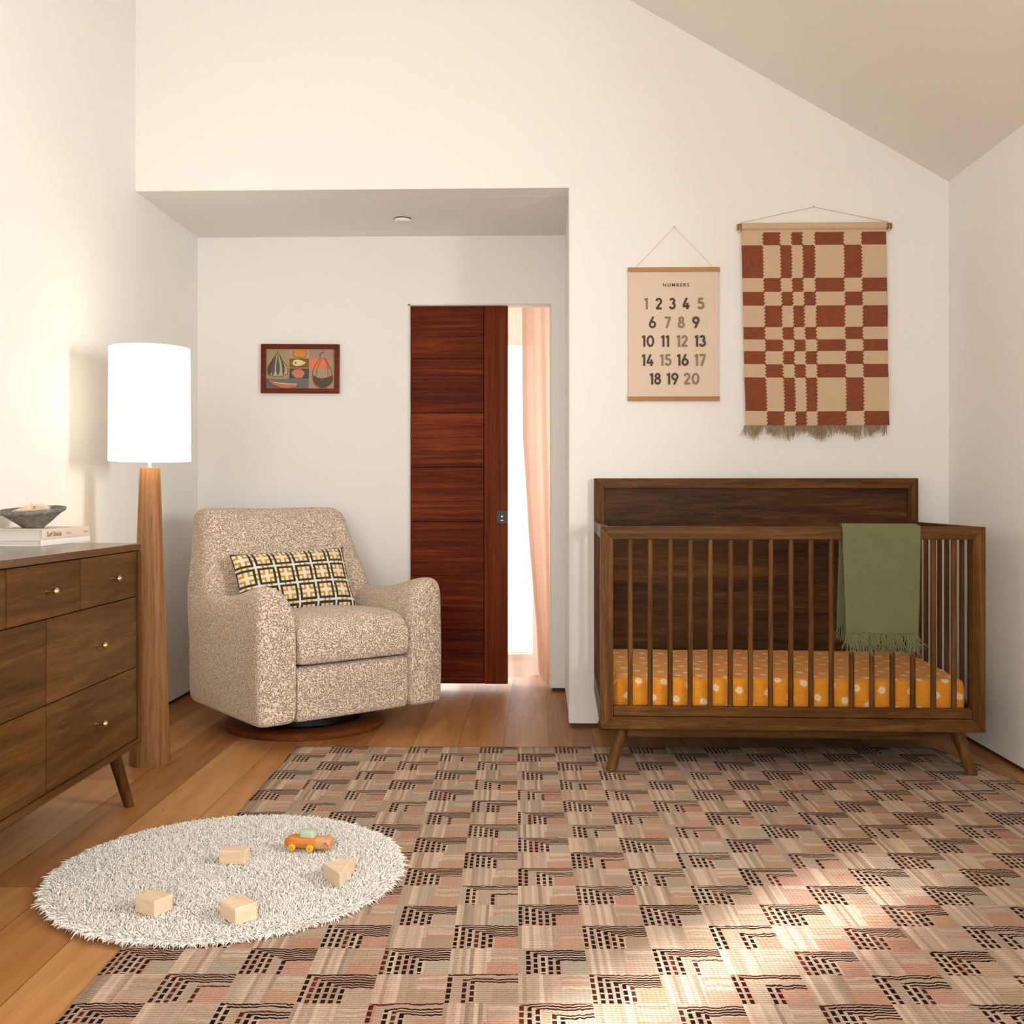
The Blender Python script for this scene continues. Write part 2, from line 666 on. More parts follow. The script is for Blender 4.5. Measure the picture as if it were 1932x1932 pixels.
def weave(name, c0, c1, su=240.0, sv=240.0, bump=0.5):
    b = NB(name)
    u, v, _ = b.xyz(b.coord('UV'))
    n = b.noise(b.vec(u * su, v * sv, 0.0), 1.0, 2, 0.7)
    n2 = b.noise(b.vec(u * 14.0, v * 14.0, 1.0), 1.0, 2)
    b.set(b.mix(n * 0.75 + n2 * 0.25, c0, c1), 0.92, Sheen_Weight=0.15)
    b.bump(n, bump, 0.003)
    return b.mat


M_GREEN = weave('sage_blanket', '#474b2c', '#83855b', 260, 170)
M_GREENF = plain('sage_fringe', '#7d8159', 0.95, 0.25, 200)
M_TAN = weave('tapestry_sand', '#c0a280', '#dcc2a3', 260, 200)
M_RUST = weave('tapestry_rust', '#3a1507', '#ad5c36', 36, 210, 0.6)
M_FRINGE = plain('tapestry_fringe', '#ab9370', 0.95, 0.25, 120)
M_PAPER = weave('poster_paper', '#dcc4ae', '#e3cfbc', 200, 200, 0.05)
M_INK = plain('ink_dark', '#4e4238', 0.8, 0.12)
M_INK2 = plain('ink_light', '#8f7967', 0.8, 0.12)
M_SHAG = plain('cream_shag', '#fdf8ee', 0.95, 0.03, 60)
M_SHAGB = plain('shag_backing', '#cfc4ac', 0.95)


def shade_mat():
    b = NB('linen_lamp_shade')
    n = b.noise(b.vmul(b.coord(), (300, 300, 900)), 1.0, 2)
    b.set(b.mix(n, '#efe6d6', '#f8f2e6'), 0.9)
    b.plug(b.bsdf.inputs['Emission Color'], srgb('#fff1dc'))
    b.bsdf.inputs['Emission Strength'].default_value = 1.15
    return b.mat


M_SHADE = shade_mat()


def curtain_mat(name, c0, c1, t0, t1):
    b = NB(name)
    u, v, _ = b.xyz(b.coord('UV'))
    n = b.noise(b.vec(u * 500.0, v * 120.0, 0.0), 1.0, 2) * 0.5 + b.noise(b.vec(u * 120.0, v * 500.0, 4.0), 1.0, 2) * 0.5
    col = b.mix(n, c0, c1)
    dif = b.node('ShaderNodeBsdfDiffuse')
    tra = b.node('ShaderNodeBsdfTranslucent')
    tsp = b.node('ShaderNodeBsdfTransparent')
    b.plug(dif.inputs[0], col)
    b.plug(tra.inputs[0], col)
    m1 = b.node('ShaderNodeMixShader')
    m1.inputs[0].default_value = 0.5
    b.nt.links.new(dif.outputs[0], m1.inputs[1])
    b.nt.links.new(tra.outputs[0], m1.inputs[2])
    m2 = b.node('ShaderNodeMixShader')
    b.plug(m2.inputs[0], n * (t1 - t0) * 2.0 + t0)
    b.nt.links.new(m1.outputs[0], m2.inputs[1])
    b.nt.links.new(tsp.outputs[0], m2.inputs[2])
    b.nt.links.new(m2.outputs[0], b.out.inputs[0])
    return b.mat


M_SHEER = curtain_mat('sheer_linen', '#ead2c2', '#f6e6da', 0.20, 0.34)
M_CURT = curtain_mat('dense_linen', '#dfb9a2', '#ecccb9', 0.0, 0.05)


def stone():
    b = NB('grey_clay_bowl')
    co = b.coord()
    n = b.noise(co, 45, 4, 0.7)
    n2 = b.noise(b.vmul(co, (60, 60, 260)), 1.0, 3, 0.6)
    b.set(b.ramp(n * 0.6 + n2 * 0.4, [(0.3, '#4f4c45'), (0.5, '#77736a'), (0.7, '#98948a')]), 0.9)
    b.bump(n * 0.6 + n2 * 0.5, 0.7, 0.005)
    return b.mat


M_BOWL = stone()

# ================================================================== ROOM
XL, XR = -1.77, 1.745
Y1, Y2 = 4.471, 5.29
ZA = 2.333
G = 0.018                      # shadow gap under every wall
HX0, HX1, HY = -1.5, 0.75, 6.3  # hall beyond the sliding door
zc = lambda x: 3.141 - 0.584 * (x - 0.384)


def floor_build():
    bm = bmesh.new()
    box(bm, -2.2, 2.2, -1.9, 6.6, -0.08, 0)
    return struct(finish(bm, 'floor', M_FLOOR))


floor_build()

bm = bmesh.new()
prism(bm, [(0.122, G), (1.9, G), (1.9, zc(1.9) + 0.06), (-1.95, zc(-1.95) + 0.06), (-1.95, ZA), (0.122, ZA)], 'y', Y1, Y1 + 0.12)
wf = struct(finish(bm, 'wall_front', M_WALL, bevel=0.004))

bm = bmesh.new()      # left wall with a tall narrow window far behind the camera
box(bm, XL - 0.15, XL, 0.20, Y2 + 0.12, G, 4.6)
box(bm, XL - 0.15, XL, -1.75, -0.12, G, 4.6)
box(bm, XL - 0.15, XL, -0.12, 0.20, G, 1.0)
box(bm, XL - 0.15, XL, -0.12, 0.20, 2.42, 4.6)
struct(finish(bm, 'wall_left', M_WALL))

bm = bmesh.new()      # right wall with its window beyond the frame
wy0, wy1, wz0, wz1 = 1.72, 2.34, 0.98, 1.86
box(bm, XR, XR + 0.15, wy1, Y1 + 0.12, G, 2.7)
box(bm, XR, XR + 0.15, -1.75, wy0, G, 2.7)
box(bm, XR, XR + 0.15, wy0, wy1, G, wz0)
box(bm, XR, XR + 0.15, wy0, wy1, wz1, 2.7)
struct(finish(bm, 'wall_right', M_WALL))

bm = bmesh.new()      # rear wall with a glazed opening behind the camera
box(bm, XL, -1.6, -1.75, -1.6, G, 4.4)
box(bm, 0.7, XR, -1.75, -1.6, G, 3.0)
box(bm, -1.6, 0.7, -1.75, -1.6, 2.5, 3.9)
box(bm, -1.6, 0.7, -1.75, -1.6, G, 0.4)
struct(finish(bm, 'wall_rear', M_WALL))

bm = bmesh.new()
prism(bm, [(XL - 0.15, zc(XL - 0.15)), (XR + 0.15, zc(XR + 0.15)), (XR + 0.15, zc(XR + 0.15) + 0.12), (XL - 0.15, zc(XL - 0.15) + 0.12)], 'y', -1.75, Y1)
struct(finish(bm, 'ceiling', M_CEIL))

bm = bmesh.new()
box(bm, XL - 0.1, 0.30, Y1 + 0.118, Y2 + 0.12, ZA, ZA + 0.1)
struct(finish(bm, 'ceiling_alcove', M_WALL))

bm = bmesh.new()
box(bm, 0.125, 0.26, Y1 + 0.118, Y2 + 0.12, G, ZA + 0.002)
struct(finish(bm, 'wall_alcove_right', M_WALL))

DX0, DX1, DZ = -0.680, 0.052, 1.985
bm = bmesh.new()
prism(bm, [(XL, G), (DX0, G), (DX0, DZ), (DX1, DZ), (DX1, G), (0.125, G), (0.125, ZA), (XL, ZA)], 'y', Y2, Y2 + 0.12)
struct(finish(bm, 'wall_alcove_back', M_WALL))

# recessed dark base strips under the walls
for nm, a in (('baseboard_left', (XL - 0.03, XL - 0.012, -1.7, Y2 + 0.1, 0, G)),
              ('baseboard_right', (XR + 0.012, XR + 0.03, -1.7, Y1 + 0.1, 0, G)),
              ('baseboard_front', (0.135, XR, Y1 + 0.012, Y1 + 0.03, 0, G)),
              ('baseboard_alcove', (0.138, 0.15, Y1 + 0.03, Y2 + 0.1, 0, G)),
              ('baseboard_alcove_left', (XL, DX0, Y2 + 0.012, Y2 + 0.03, 0, G)),
              ('baseboard_alcove_right', (DX1 + 0.006, 0.13, Y2 + 0.012, Y2 + 0.03, 0, G))):
    bm = bmesh.new()
    box(bm, *a)
    struct(finish(bm, nm, M_BASE))

# thin white casing round the sliding door
bm = bmesh.new()
box(bm, DX0, DX0 + 0.010, Y2 - 0.004, Y2 + 0.11, 0, DZ)
box(bm, DX0, DX1, Y2 - 0.004, Y2 + 0.03, DZ - 0.008, DZ)
box(bm, DX1 - 0.004, DX1, Y2 - 0.004, Y2 + 0.11, 0.02, DZ)
struct(finish(bm, 'trim_1', M_JAMB, bevel=0.001))

# sliding door
dr = thing('door_1', 'dark mahogany sliding door half open in the alcove', 'door', (0, 0, 0))
dr['kind'] = 'structure'
sy0, sy1 = Y2 + 0.032, Y2 + 0.072
zs = [0.031, 0.310, 0.588, 0.868, 1.148, 1.428, 1.707, 1.982]
for k in range(7):
    bm = bmesh.new()
    box(bm, DX0 + 0.011, -0.294, sy0, sy1, zs[k] + 0.0012, zs[k + 1] - 0.0012)
    finish(bm, 'door_panel', M_DOOR_X, dr, bevel=0.0015)
bm = bmesh.new()
box(bm, -0.2905, -0.169, sy0, sy1, 0.031, 1.982)
finish(bm, 'door_stile', M_DOOR_Z, dr, bevel=0.0015)
bm = bmesh.new()
box(bm, DX0 + 0.012, -0.172, sy0 + 0.008, sy1 - 0.004, 0.033, 1.981)
finish(bm, 'door_core', plain('door_groove_brown', '#1c0b05', 0.95), dr)
bm = bmesh.new()
box(bm, -0.227, -0.1685, sy0 - 0.003, sy0 + 0.004, 0.857, 0.925)
pl = finish(bm, 'lock_plate', M_BLACK, dr, bevel=0.001)
pl['label'] = 'square black lock plate'
bm = bmesh.new()
lathe(bm, [(0.001, 0), (0.0045, 0), (0.0045, 0.004), (0.001, 0.004)], 20)
bmesh.ops.transform(bm, matrix=Matrix.Translation((-0.199, sy0 - 0.003, 0.894)) @ Matrix.Rotation(R(90), 4, 'X'), verts=bm.verts[:])
box(bm, -0.206, -0.192, sy0 - 0.0045, sy0 - 0.002, 0.872, 0.876)
finish(bm, 'thumb_turn', M_CHROME, pl)
bm = bmesh.new()
box(bm, -0.33, -0.27, sy0 + 0.01, sy1 - 0.01, 1.980, 1.985)
finish(bm, 'roller_bracket', M_CHROME, dr)

# hall beyond the door
bm = bmesh.new()
box(bm, HX0, -1.15, HY, HY + 0.12, 0, 2.4)
box(bm, -0.02, HX1, HY, HY + 0.12, 0, 2.4)
box(bm, -1.15, -0.02, HY, HY + 0.12, 1.95, 2.4)
struct(finish(bm, 'wall_hall_back', M_WALL))
bm = bmesh.new()
box(bm, HX0 - 0.1, HX0, Y2 + 0.12, HY + 0.12, 0, 2.4)
struct(finish(bm, 'wall_hall_left', M_WALL))
bm = bmesh.new()
box(bm, HX1, HX1 + 0.1, Y2 + 0.12, HY + 0.12, 0, 2.4)
struct(finish(bm, 'wall_hall_right', M_WALL))
bm = bmesh.new()
box(bm, HX0, HX1, Y2 + 0.12, HY + 0.12, 2.4, 2.5)
struct(finish(bm, 'ceiling_hall', M_CEIL))
bm = bmesh.new()
for x in (-1.15, -0.05):
    box(bm, x, x + 0.03, HY + 0.02, HY + 0.06, 0, 1.95)
box(bm, -1.12, -0.05, HY + 0.02, HY + 0.06, 1.92, 1.95)
box(bm, -1.12, -0.05, HY + 0.02, HY + 0.06, 0, 0.03)
struct(finish(bm, 'window_1', M_JAMB))

# sheer curtain behind the doorway
def curtain():
    t = thing('curtain', 'sheer pink linen curtain glowing with daylight behind the sliding door', 'curtain', (-0.10, 5.50, 0))
    nu, nv = 120, 110

    def panel(name, mat, xl, xr, y0, folds, amp0, hemf, seed):
        V, UV = [], []
        for j in range(nv + 1):
            w = j / nv
            for i in range(nu + 1):
                q = i / nu
                a, b = xl(w), xr(w)
                x = a + (b - a) * q
                amp = amp0 * (1.25 - 0.5 * w)
                y = y0 + amp * math.sin(q * 2 * PI * folds + seed + 0.6 * math.sin(w * 3)) + 0.4 * amp * math.sin(q * 2 * PI * folds * 2.3 + 2.0 * w)
                y += 0.012 * mnoise.noise((q * 3 + seed, w * 2, 1.0))
                x += 0.006 * mnoise.noise((q * 4, w * 4, 9.0 + seed))
                hem, dx, dy = hemf(q)
                k = (1 - w) ** 6
                V.append((x + dx * k, y + dy * k, hem + (2.15 - hem) * w))
                UV.append((x, w * 2.1))
        F = [(j * (nu + 1) + i, j * (nu + 1) + i + 1, (j + 1) * (nu + 1) + i + 1, (j + 1) * (nu + 1) + i) for j in range(nv) for i in range(nu)]
        me = bpy.data.meshes.new(name)
        me.from_pydata(V, [], F)
        uv = me.uv_layers.new(name='UVMap')
        for lp in me.loops:
            uv.data[lp.index].uv = UV[lp.vertex_index]
        me.polygons.foreach_set('use_smooth', [True] * len(F))
        return link(name, me, mat, t)

    edge = lambda w: float(np.interp(w, [0, 0.12, 0.3, 0.45, 0.6, 1.0], [0.088, 0.074, 0.046, 0.026, 0.002, 0.002]))
    panel('sheer_panel', M_SHEER, lambda w: -0.34, lambda w: edge(w) + 0.05, 0.03, 2.2, 0.012, lambda q: (0.022 + 0.045 * max(0, q - 0.45), 0, 0), 0.4)
    p = panel('linen_panel', M_CURT, edge, lambda w: 0.153 + 0.012 * (1 - w), 0.0, 1.35, 0.013, lambda q: (0.016 + 0.055 * math.exp(-((q - 0.1) / 0.35) ** 2) * (1 - q), -0.02 * q, -0.12 * q), 2.2)
    p['label'] = 'denser pink panel with a folded hem'
    bm = bmesh.new()
    tube(bm, [(-0.5, 0.015, 2.17), (0.5, 0.015, 2.17)], 0.012, 12)
    finish(bm, 'curtain_rod', M_BLACK, t, smooth=True)


curtain()

# round white fixture on the alcove ceiling
t = thing('smoke_detector', 'small round white disc fixed to the alcove ceiling', 'smoke detector', (-0.662, 4.95, ZA))
bm = bmesh.new()
lathe(bm, [(0.001, 0), (0.0405, 0), (0.0405, -0.005), (0.001, -0.005)], 40)
finish(bm, 'gap_shade_disc', M_BLACK, t, smooth=True)  # black disc stands in for the thin shadow line above the cover
bm = bmesh.new()
lathe(bm, [(0.001, -0.005), (0.041, -0.005), (0.041, -0.014), (0.038, -0.018), (0.001, -0.019)], 48)
finish(bm, 'cover', M_CEIL, t, smooth=True)


# ================================================================== CHECKERED RUG
def checkered_rug():
    t = thing('area_rug', 'large checkered wool rug in pink, grey and black across the floor', 'rug', (-0.972, 4.088, 0), R(1.36))
    L, W = 4.6, 2.6
    nu, nv = 90, 160
    H = 0.009
    V, UV = [], []

    def right(vv):
        return 2.52 + 0.17 * (1 - math.exp(-vv / 0.45))
    for j in range(nv + 1):
        v = L * j / nv
        for i in range(nu + 1):
            s = i / nu
            u = s * right(v)
            ed = 0.004 * mnoise.noise((v * 9, s * 4, 0.5)) if i in (0, nu) else 0
            et = 0.006 * mnoise.noise((u * 7, 3.0, 0.5)) if j in (0, nv) else 0
            edge = min(i, nu - i, j, nv - j)
            z = H * (0.55 if edge == 0 else 1.0) + 0.0012 * mnoise.noise((u * 3, v * 3, 2))
            V.append((u + ed, -v + et, z))
            UV.append((u, v))
    n0 = len(V)
    V += [(x, y, 0.0005) for x, y, z in V[:n0]]
    idx = lambda i, j: j * (nu + 1) + i
    F = [(idx(i, j), idx(i + 1, j), idx(i + 1, j + 1), idx(i, j + 1)) for j in range(nv) for i in range(nu)]
    F = [f[::-1] for f in F]
    for i in range(nu):
        F.append((idx(i, 0), idx(i + 1, 0), idx(i + 1, 0) + n0, idx(i, 0) + n0))
        F.append((idx(i, nv), idx(i, nv) + n0, idx(i + 1, nv) + n0, idx(i + 1, nv)))
    for j in range(nv):
        F.append((idx(0, j), idx(0, j) + n0, idx(0, j + 1) + n0, idx(0, j + 1)))
        F.append((idx(nu, j), idx(nu, j + 1), idx(nu, j + 1) + n0, idx(nu, j) + n0))
    me = bpy.data.meshes.new('woven_field')
    me.from_pydata(V, [], F)
    uv = me.uv_layers.new(name='UVMap')
    UV2 = UV + UV
    for lp in me.loops:
        uv.data[lp.index].uv = UV2[lp.vertex_index]
    me.polygons.foreach_set('use_smooth', [True] * len(F))
    link('woven_field', me, M_RUG, t)
    # short frayed warp ends along the far edge
    n = 420
    base = np.stack([rng.uniform(0.0, 2.5, n), np.full(n, -0.003), np.full(n, 0.006)], 1)
    off = np.stack([rng.normal(0, 0.006, n), rng.uniform(0.003, 0.012, n), np.full(n, -0.003)], 1)
    v, f = strands_np(base, off, 3, 0.0012)
    fo = mesh_np('frayed_edge', v, f, M_FRINGE, t)
    fo['kind'] = 'stuff'


checkered_rug()


# ================================================================== ROUND CREAM SHAG RUG
def shag_rug():
    cx, cy, rad = -0.823, 2.715, 0.455
    t = thing('round_shag_rug', 'round cream shag rug overlapping the corner of the checkered rug', 'rug', (cx, cy, 0))
    bm = bmesh.new()
    lathe(bm, [(0.01, 0.010), (rad - 0.016, 0.010), (rad - 0.012, 0.013), (rad - 0.016, 0.016), (0.01, 0.018)], 96)
    finish(bm, 'backing', M_SHAGB, t, smooth=True)
    n = 70000
    rr = rad * np.sqrt(rng.uniform(0, 1, n))
    th = rng.uniform(0, 2 * PI, n)
    base = np.stack([rr * np.cos(th), rr * np.sin(th), np.full(n, 0.015)], 1)
    lean = np.stack([rng.normal(0, 0.0055, n), rng.normal(0, 0.0055, n), rng.uniform(0.007, 0.0175, n)], 1)
    edge = np.clip((rr / rad - 0.93) / 0.07, 0, 1)
    lean[:, 0] += np.cos(th) * edge * 0.007
    lean[:, 1] += np.sin(th) * edge * 0.007
    lean[:, 2] *= 1 - 0.35 * edge
    drp = np.stack([rng.normal(0, 0.0045, n), rng.normal(0, 0.0045, n), -rng.uniform(0.001, 0.006, n)], 1)
    drp[:, 2] -= edge * 0.008
    v, f = strands_np(base, lean, 4, np.array([0.0012, 0.0016, 0.0017, 0.0010]), 3, drp)
    o = mesh_np('pile', v, f, M_SHAG, t)
    o['kind'] = 'stuff'


shag_rug()

# ================================================================== WOODEN BLOCKS ON THE SHAG RUG
ZR = 0.030


def block(label, poly, z0, z1, loc, rz, tilt=(0, 0)):
    bm = bmesh.new()
    prism(bm, poly, 'z', z0, z1)
    o = finish(bm, 'wooden_block', M_MAPLE, bevel=0.0025, seg=2)
    o.location = loc
    o.rotation_euler = (tilt[0], tilt[1], rz)
    tag(o, label, 'toy block', 'wooden blocks on the shag rug')
    return o


rect = lambda a, b: [(-a, -b), (a, -b), (a, b), (-a, b)]
block('pale wooden rectangular block nearest the dresser on the shag rug', rect(0.0335, 0.0275), 0, 0.038, (-0.914, 2.420, ZR - 0.006), R(-29))
block('pale wooden block at the near edge of the shag rug, closest to the camera', rect(0.037, 0.0285), 0, 0.040, (-0.703, 2.385, ZR - 0.006), R(-44))
block('small pale wooden plank lying left of the toy car', rect(0.036, 0.020), 0, 0.037, (-0.818, 2.742, ZR - 0.004), R(-4))
block('pale wooden triangular wedge block in front of the toy car', [(-0.043, 0.009), (0.015, -0.068), (0.030, 0.062)], 0, 0.040, (-0.515, 2.627, ZR - 0.006), 0)


# ================================================================== TOY CAR
def toy_car():
    t = thing('toy_car', 'orange wooden toy car with yellow wheels and mint cabin', 'toy car', (-0.640, 2.838, ZR - 0.002), R(-9))
    org = plain('orange_paint', '#d9852f', 0.5, 0.06)
    mint = plain('mint_paint', '#b4c7ab', 0.5, 0.03)
    yel = plain('yellow_paint', '#e9b62c', 0.45, 0.03)
    dark = plain('car_face_brown', '#7d4420', 0.6)
    tan = plain('nose_tan', '#d39a6b', 0.55, 0.06)

    def body(name, x0, x1, mat, taper0, taper1, hy=0.021, z0=0.006, z1=0.038, parent=t):
        bm = bmesh.new()
        rings = []
        K = 9
        for k in range(K):
            s = k / (K - 1)
            x = x0 + (x1 - x0) * s
            f = 1.0
            if s < 0.25:
                f = 1 - taper0 * (1 - s / 0.25) ** 2
            if s > 0.75:
                f = 1 - taper1 * ((s - 0.75) / 0.25) ** 2
            zc_ = (z0 + z1) / 2 - (1 - f) * 0.006
            ring = []
            for i in range(20):
                a = 2 * PI * i / 20
                ca, sa = math.cos(a), math.sin(a)
                ring.append((x, hy * f * math.copysign(abs(ca) ** 0.55, ca), zc_ + (z1 - z0) / 2 * f * math.copysign(abs(sa) ** 0.6, sa)))
            rings.append(ring)
        loft(bm, rings)
        return finish(bm, name, mat, parent, smooth=True)
    body('car_body', -0.067, 0.025, org, 0.5, 0.0)
    nose = body('nose', 0.0255, 0.067, tan, 0.0, 0.14)
    nose['label'] = 'pale tan nose'
    bm = bmesh.new()
    for yy in (-1, 1):
        tube(bm, [(0.052 + 0.012 * k / 6, yy * 0.0212, 0.029 - 0.010 * abs(k - 2) / 4) for k in range(7)], 0.0011, 6)
    tube(bm, [(0.0655, -0.012, 0.022), (0.0665, 0, 0.016), (0.0655, 0.012, 0.022)], 0.0012, 6)
    finish(bm, 'nose_line', dark, nose, smooth=True)
    bm = bmesh.new()
    rings = []
    for k, (z, sx, sy) in enumerate([(0.0375, 0.0215, 0.0165), (0.049, 0.0215, 0.0165), (0.054, 0.019, 0.0145), (0.056, 0.012, 0.009)]):
        rings.append([(-0.002 + sx * math.copysign(abs(math.cos(a)) ** 0.4, math.cos(a)), sy * math.copysign(abs(math.sin(a)) ** 0.4, math.sin(a)), z) for a in [2 * PI * i / 24 for i in range(24)]])
    loft(bm, rings)
    finish(bm, 'cabin', mint, t, smooth=True)
    for k, x in enumerate((-0.040, 0.012)):
        for yy in (-1, 1):
            bm = bmesh.new()
            lathe(bm, [(0.001, -0.004), (0.0085, -0.004), (0.0105, -0.002), (0.0105, 0.002), (0.0085, 0.004), (0.001, 0.004)], 24)
            bmesh.ops.transform(bm, matrix=Matrix.Translation((x, yy * 0.0245, 0.0115)) @ Matrix.Rotation(R(90), 4, 'X'), verts=bm.verts[:])
            w = finish(bm, 'wheel', yel, t, smooth=True)
            bm = bmesh.new()
            lathe(bm, [(0.0005, -0.001), (0.003, -0.001), (0.003, 0.001), (0.0005, 0.001)], 12)
            bmesh.ops.transform(bm, matrix=Matrix.Translation((x, yy * 0.0290, 0.0115)) @ Matrix.Rotation(R(90), 4, 'X'), verts=bm.verts[:])
            finish(bm, 'hub', org, w, smooth=True)
    for x0, x1 in ((-0.058, -0.030), (-0.022, 0.008)):
        for yy in (-1, 1):
            bm = bmesh.new()
            prism(bm, [(x0, 0.0215), (x1, 0.0215), (x1, 0.0255), (x0 + 0.008, 0.0255)], 'y', yy * 0.019, yy * 0.0262)
            finish(bm, 'fender', org, t, bevel=0.0012)


toy_car()


# ================================================================== CRIB
def crib():
    a = R(-1.1)
    t = thing('crib', 'dark walnut baby crib with spindle sides and a tall solid headboard', 'crib', (0.216, 3.735, 0), a)
    W, D = 1.362, 0.737
    Z0, Z1, ZH = 0.163, 0.893, 1.077

    def member(name, poly, axis, a0, a1, mat, bev=0.002, parent=t):
        bm = bmesh.new()
        prism(bm, poly, axis, a0, a1)
        return finish(bm, name, mat, parent, bevel=bev)

    def mitre(x0, x1, z0, z1, w, y0, y1, names):
        member(names[0], [(x0, z1), (x1, z1), (x1 - w, z1 - w), (x0 + w, z1 - w)], 'y', y0, y1, M_CRIB_X)
        member(names[1], [(x0, z0), (x0 + w, z0 + w), (x1 - w, z0 + w), (x1, z0)], 'y', y0, y1, M_CRIB_X)
        member(names[2], [(x0, z0), (x0, z1), (x0 + w, z1 - w), (x0 + w, z0 + w)], 'y', y0, y1, M_CRIB_Z)
        member(names[2], [(x1, z0), (x1 - w, z0 + w), (x1 - w, z1 - w), (x1, z1)], 'y', y0, y1, M_CRIB_Z)

    mitre(0, W, Z0, Z1, 0.0455, 0.0, 0.034, ('top_rail', 'bottom_rail', 'post'))
    member('mattress_rail', [(0.047, 0.2105), (W - 0.047, 0.2105), (W - 0.047, 0.245), (0.047, 0.245)], 'y', 0.002, 0.030, M_CRIB_X)
    # headboard
    mitre(0, W, Z0, ZH, 0.043, D - 0.045, D, ('headboard_rail', 'headboard_rail', 'headboard_post'))
    member('headboard_panel', [(0.040, 0.203), (W - 0.040, 0.203), (W - 0.040, ZH - 0.040), (0.040, ZH - 0.040)], 'y', D - 0.030, D - 0.014, M_CRIB_PANEL, 0.0005)
    # slats
    bm = bmesh.new()
    rings = []
    for z in (0.243, 0.55, 0.851):
        rings.append([(0.0095 * math.copysign(abs(math.cos(q)) ** 0.8, math.cos(q)), 0.0085 * math.copysign(abs(math.sin(q)) ** 0.8, math.sin(q)), z) for q in [2 * PI * i / 16 for i in range(16)]])
    loft(bm, rings)
    sl = finish(bm, 'slat', M_CRIB_Z, t, smooth=True, angle=60)
    sl.location = (0.1075, 0.017, 0)
    for k in range(1, 17):
        c = sl.copy()
        COL.objects.link(c)
        c.location = (0.1075 + 0.0718 * k, 0.017, 0)
    # the two slatted ends
    for x0, x1 in ((0.0, 0.030), (W - 0.030, W)):
        ym = 0.036
        yM = D - 0.047
        member('end_top_rail', [(x0, Z1 - 0.045), (x1, Z1 - 0.045), (x1, Z1), (x0, Z1)], 'y', ym, yM, M_CRIB_Y)
        member('end_bottom_rail', [(x0, Z0), (x1, Z0), (x1, 0.245), (x0, 0.245)], 'y', ym, yM, M_CRIB_Y)
        for k in range(8):
            c = sl.copy()
            COL.objects.link(c)
            c.rotation_euler = (0, 0, R(90))
            c.location = ((x0 + x1) / 2, 0.105 + 0.0755 * k, 0)
    # mattress support board
    member('mattress_board', [(0.034, 0.040), (W - 0.034, 0.040), (W - 0.034, D - 0.05), (0.034, D - 0.05)], 'z', 0.195, 0.208, M_CRIB_X, 0.001)
    # base frame and splayed legs
    member('base_rail', [(0.10, 0.122), (W - 0.10, 0.122), (W - 0.10, 0.1625), (0.10, 0.1625)], 'y', 0.060, 0.085, M_CRIB_X)
    member('base_rail', [(0.10, 0.122), (W - 0.10, 0.122), (W - 0.10, 0.1625), (0.10, 0.1625)], 'y', D - 0.085, D - 0.060, M_CRIB_X)
    for tx, ty, bx, by in ((0.080, 0.062, 0.038, 0.022), (W - 0.080, 0.062, W - 0.040, 0.022), (0.075, D - 0.075, 0.030, D - 0.030), (W - 0.075, D - 0.075, W - 0.030, D - 0.030)):
        bm = bmesh.new()
        zb = 0.0095 if by < 0.3 else 0.0095
        rings = []
        for z, r in ((0.1625, 0.0255), (zb, 0.0195)):
            f = (z - zb) / (0.1625 - zb)
            rings.append([(bx + (tx - bx) * f + r * math.cos(q), by + (ty - by) * f + r * math.sin(q), z) for q in [2 * PI * i / 24 for i in range(24)]])
        loft(bm, rings)
        finish(bm, 'leg', M_CRIB_Z, t, bevel=0.0015)
    return t


crib()


def crib_local(name, label, cat):
    return thing(name, label, cat, (0.216, 3.735, 0), R(-1.1))


